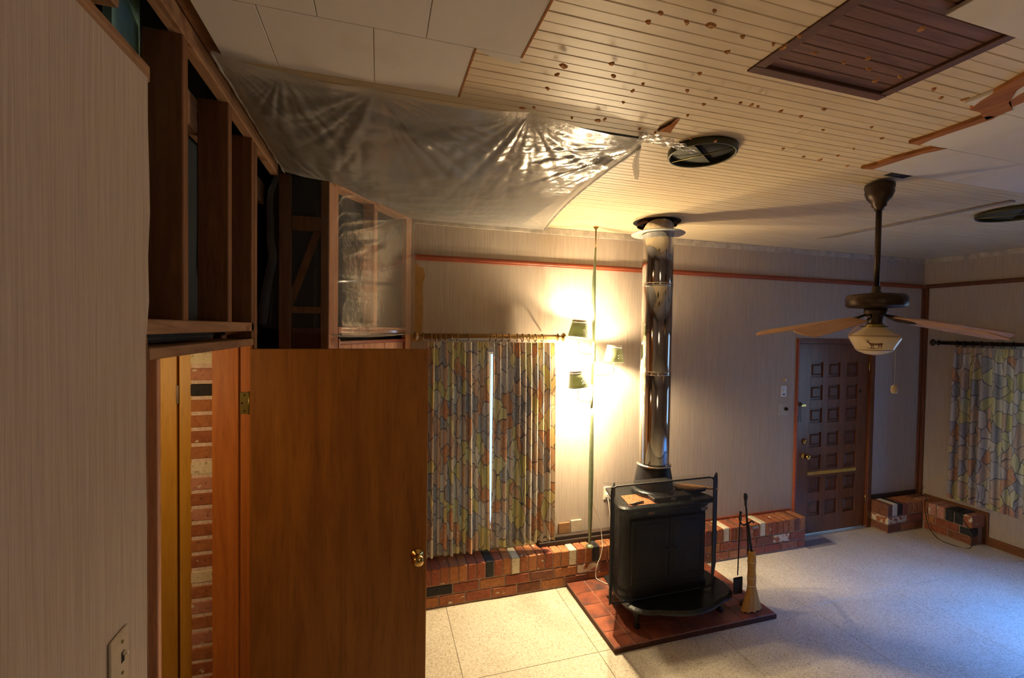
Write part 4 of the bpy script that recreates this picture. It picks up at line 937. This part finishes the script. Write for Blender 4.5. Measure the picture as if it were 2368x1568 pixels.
# ================================================================== ceiling vents
def vent(cx, cy, r, label):
    e = empty('ceiling_vent', (cx, cy, ZC), label=label, cat='ceiling vent', group='round ceiling vents'); c = (cx, cy, 0)
    MB().lathe([(r-.004, ZC-.001), (r+.006, ZC-.001), (r+.006, ZC-.024), (r+.001, ZC-.032), (r-.006, ZC-.030), (r-.004, ZC-.020), (r-.004, ZC-.001)], c, 48, cap=False).build('duct_collar', M['vent'], e)
    MB().lathe([(0, ZC-.003), (r-.005, ZC-.003), (r-.005, ZC-.0015), (0, ZC-.0015)], c, 40).build('duct_backing', M['void'], e)
    MB().prism([((r-.012)*math.cos(t*PI/12), (r-.012)*math.sin(t*PI/12)) for t in range(13)], -.0015, .0015, Matrix.Translation((cx, cy, ZC-.018)) @ Matrix.Rotation(.6, 4, 'Z') @ Matrix.Rotation(.09, 4, 'X')).build('damper_flap', M['vent'], e)
    a = .6; v = Vector((math.cos(a+1.57), math.sin(a+1.57), 0))*(r-.002); MB().tube([Vector((cx, cy, ZC-.024))-v, Vector((cx, cy, ZC-.027))+v], .003, 6).build('damper_rod', M['agedbrass'], e)
    return e
vent(1.475, 1.80, .150, 'round olive ceiling vent beside the plastic sheeting, with a damper bar')
vent(4.25, 1.97, .21, 'round ceiling vent at the right edge, beyond the fan rod')

# ================================================================== plastic sheeting
def ridge(p, pin, k, amp, L_, ph=0):
    v = p - pin; r = v.length
    if r < 1e-5: return 0
    a = math.atan2(v.y, v.x); q = noise.noise(Vector((a*k, ph*3.7+r*.9, ph)))
    return amp*min(1, r/.09)*math.exp(-(r/L_)**1.8)*(1-4*abs(q))
FR = [(-.50, 1.60), (-.316, 1.653), (-.022, 1.664), (.26, 1.662), (.555, 1.655), (.734, 1.669), (1.107, 1.721), (1.139, 1.80)]
BK = [(-.50, 2.72), (-.42, 2.77), (-.27, 2.81), (-.04, 3.12), (.245, 3.55), (.62, 3.56), (1.0, 3.56), (1.34, 3.56)]
def poly_at(L_, t):
    q = t*(len(L_)-1); i = min(int(q), len(L_)-2); f = q-i
    return Vector((L_[i][0]*(1-f)+L_[i+1][0]*f, L_[i][1]*(1-f)+L_[i+1][1]*f))
pins = [Vector((-.316, 1.653)), Vector((-.022, 1.664)), Vector((.555, 1.655)), Vector((1.13, 1.80)), Vector((-.5, 1.6)), Vector((-.27, 2.80)), Vector((1.34, 3.56))]
nu, nv = 230, 190
vs = []
for j in range(nv+1):
    t = j/nv
    for i in range(nu+1):
        s = i/nu; a, b = poly_at(FR, s), poly_at(BK, s); p = a.lerp(b, t)
        # right edge sags inwards
        p.x -= .05*math.sin(PI*t)*max(0, (s-.8)/.2)
        es = min(s/.14, 1)*min((1-s)/.10, 1); et = min(t/.16, 1)*min((1-t)/.16, 1)
        sm = lambda x: x*x*(3-2*x)
        w = sm(max(0, es))*sm(max(0, et))
        sag = .125*math.sin(PI*min(1, max(0, s)))**.7*math.sin(PI*t)**.8*(1-.25*s) + .012*(1-abs(2*s-1))
        h = 0
        h += ridge(p, pins[0], 5, .006, .35, 1) + ridge(p, pins[1], 6, .007, .55, 2) + ridge(p, pins[2], 5, .004, 1.0, 3)
        h += ridge(p, pins[3], 7, .005, .6, 4) + ridge(p, pins[5], 5, .006, .8, 5) + ridge(p, pins[6], 8, .005, .7, 6) + ridge(p, pins[4], 6, .004, .6, 7)
        nz = noise.noise(Vector((p.x*3.2, p.y*9, 1.3)))*.008 + noise.noise(Vector((p.x*28, p.y*9, 4.1)))*.0022 + noise.noise(Vector((p.x*10, p.y*40, 2.2)))*.0018
        z = 3.004 - sag*(.25+.75*min(1, et+.15)) + (h*1.0+nz)*min(1, w+.12)
        # front edge droops between the pins
        if t < .12:
            dmin = min((p-q_).length for q_ in pins[:5]); z -= min(.02, dmin*.09)*(1-t/.12)
        vs.append((p.x, p.y, min(z, 3.0145 if p.y < 1.67 and p.x < .3 else 3.026)-.0))
ps = empty('plastic_sheeting', (.4, 2.5, 3.0), label='crumpled clear plastic sheeting sagging under the ceiling and taped over the stripped corner framing', cat='plastic sheet')
m = MB(); m.grid(lambda i, j: vs[j*(nu+1)+i], nu, nv); m.build('ceiling_sheet', M['film'], ps)
# hem: bunched right edge
edge = [vs[j*(nu+1)+nu] for j in range(0, nv+1, 3)]
MB().tube([Vector(p)+Vector((0, 0, -.004)) for p in edge], .006, 6, rad=[.005+.004*abs(math.sin(i*.9)) for i in range(len(edge))]).build('rolled_hem', M['film3'], ps)
hem2 = [vs[i] for i in range(0, nu+1, 4)]
edge = [vs[j*(nu+1)] for j in range(0, nv+1, 3)]
MB().tube([Vector(p)+Vector((0, 0, -.006+.003*math.sin(k*.7))) for k, p in enumerate(edge)], .007, 6, rad=[.003+.003*abs(noise.noise(Vector((i*.31, 0, 0))))*2 for i in range(len(edge))]).build('gathered_edge', M['film3'], ps)
# vertical curtain of film over the framing
PATH = [(-.60, 2.75), (-.52, 2.765), (-.40, 2.772), (-.275, 2.778), (-.22, 2.84), (-.02, 3.13), (.14, 3.37), (.262, 3.548)]
nu2, nv2 = 190, 120; vs2 = []
for j in range(nv2+1):
    t = j/nv2
    for i in range(nu2+1):
        s = i/nu2; p = poly_at(PATH, s); 
        left = max(0, 1-s/.30)
        bulge = [0, -.005, -.03, -.05, -.065, -.05, -.06, -.05][min(7, int(t*7.99))]
        f7 = t*7; k7 = min(int(f7), 6); BB = [.055, .015, .006, .010, .016, -.004, -.03, -.045]; bulge = BB[k7]+(BB[k7+1]-BB[k7])*(f7-k7)
        px = p.x + bulge*left
        zb = 2.11 + .06*max(0, 1-s/.22)**1.5 + .012*math.sin(s*7); z = 3.018 + (zb-3.018)*t
        nx_, ny_ = (.0, -1) if s < .42 else (.8286, -.5599)
        h = .010*math.sin(26*(s*.9 - (z-2.2)*.55)+2*noise.noise(Vector((s*3, z*3, 0))))*max(0, (z-2.45))*(s > .35) + .003*noise.noise(Vector((s*10, z*6, 3)))+.0007*noise.noise(Vector((s*50, z*34, 5)))
        h += .004*math.sin(90*((z-2.35)-s*.14))*math.exp(-((z-2.36-s*.14)/.035)**2)
        h += .005*math.sin(90*(z+.04*s))*max(0, 1-(z-2.11)/.10)*(z < 2.21)
        h += .012*math.sin(s*40+z*3)*left
        rg = 1-4*abs(noise.noise(Vector((s*1.2+z*.9, (z-2.2)*9-s*7, 8.2)))); h += .007*max(0, rg)**2*min(1, max(0, (z-2.5)/.2))*min(1, s/.5)
        rg = 1-5*abs(noise.noise(Vector((s*1.5, (z-2.2)*16-s*1.6, 3.1)))); h += .004*max(0, rg)**2*math.exp(-((z-2.38)/.1)**2)
        h *= 1 if s < .40 else max(.15, min(1, (s-.44)/.12))
        h = max(h, -.009)+.010
        vs2.append((px+nx_*h, p.y+ny_*h, z))
m = MB(); m.grid(lambda i, j: vs2[j*(nu2+1)+i], nu2, nv2); m.build('vertical_sheet', M['film2'], ps)
edge = [vs2[j*(nu2+1)] for j in range(0, nv2+1, 4)]
m = MB(); ne = len(edge)-1; m.grid(lambda i, j: (edge[j][0]+.004+.055*(i/6)*(.4+.6*j/ne)+.003*math.sin(j*.8), edge[j][1]-.006-.014*math.sin(PI*i/6)+.003*math.sin(i*2+j*.5), edge[j][2]), 6, ne); m.build('left_fold', M['film2'], ps)
edge = [vs2[nv2*(nu2+1)+i] for i in range(84, nu2+1, 4)]
MB().tube([Vector(p) for p in edge], .004, 6, rad=[.003+.002*abs(math.sin(k)) for k in range(len(edge))]).build('bottom_hem', M['film'], ps)
# tail and taped strip reaching for the vent
tail = [(1.128, 1.81, 3.018), (1.16, 1.83, 3.018), (1.155, 1.85, 2.86), (1.125, 1.84, 2.88)]
def tailp(i, j):
    s, t = i/8, j/14; a = Vector(tail[0]).lerp(Vector(tail[1]), s); b = Vector(tail[3]).lerp(Vector(tail[2]), s); p = a.lerp(b, t); p.y += .008*math.sin(s*9+t*4); p.x += .006*math.sin(t*7+s*2); return p
MB().grid(tailp, 8, 14).build('hanging_tail', M['film3'], ps)
def tapep(i, j):
    s, t = i/30, j/8; x = 1.10+.30*s; y = 1.735+.02*s+(t-.5)*(.085-.045*s)+.004*math.sin(s*25+t); z = 3.02-.010*abs(math.sin(s*13+t*5))-.006*noise.noise(Vector((s*9, t*5, 0)))-.02*s*s; return (x, y, z)
MB().grid(tapep, 30, 8).build('taped_strip', M['film3'], ps)
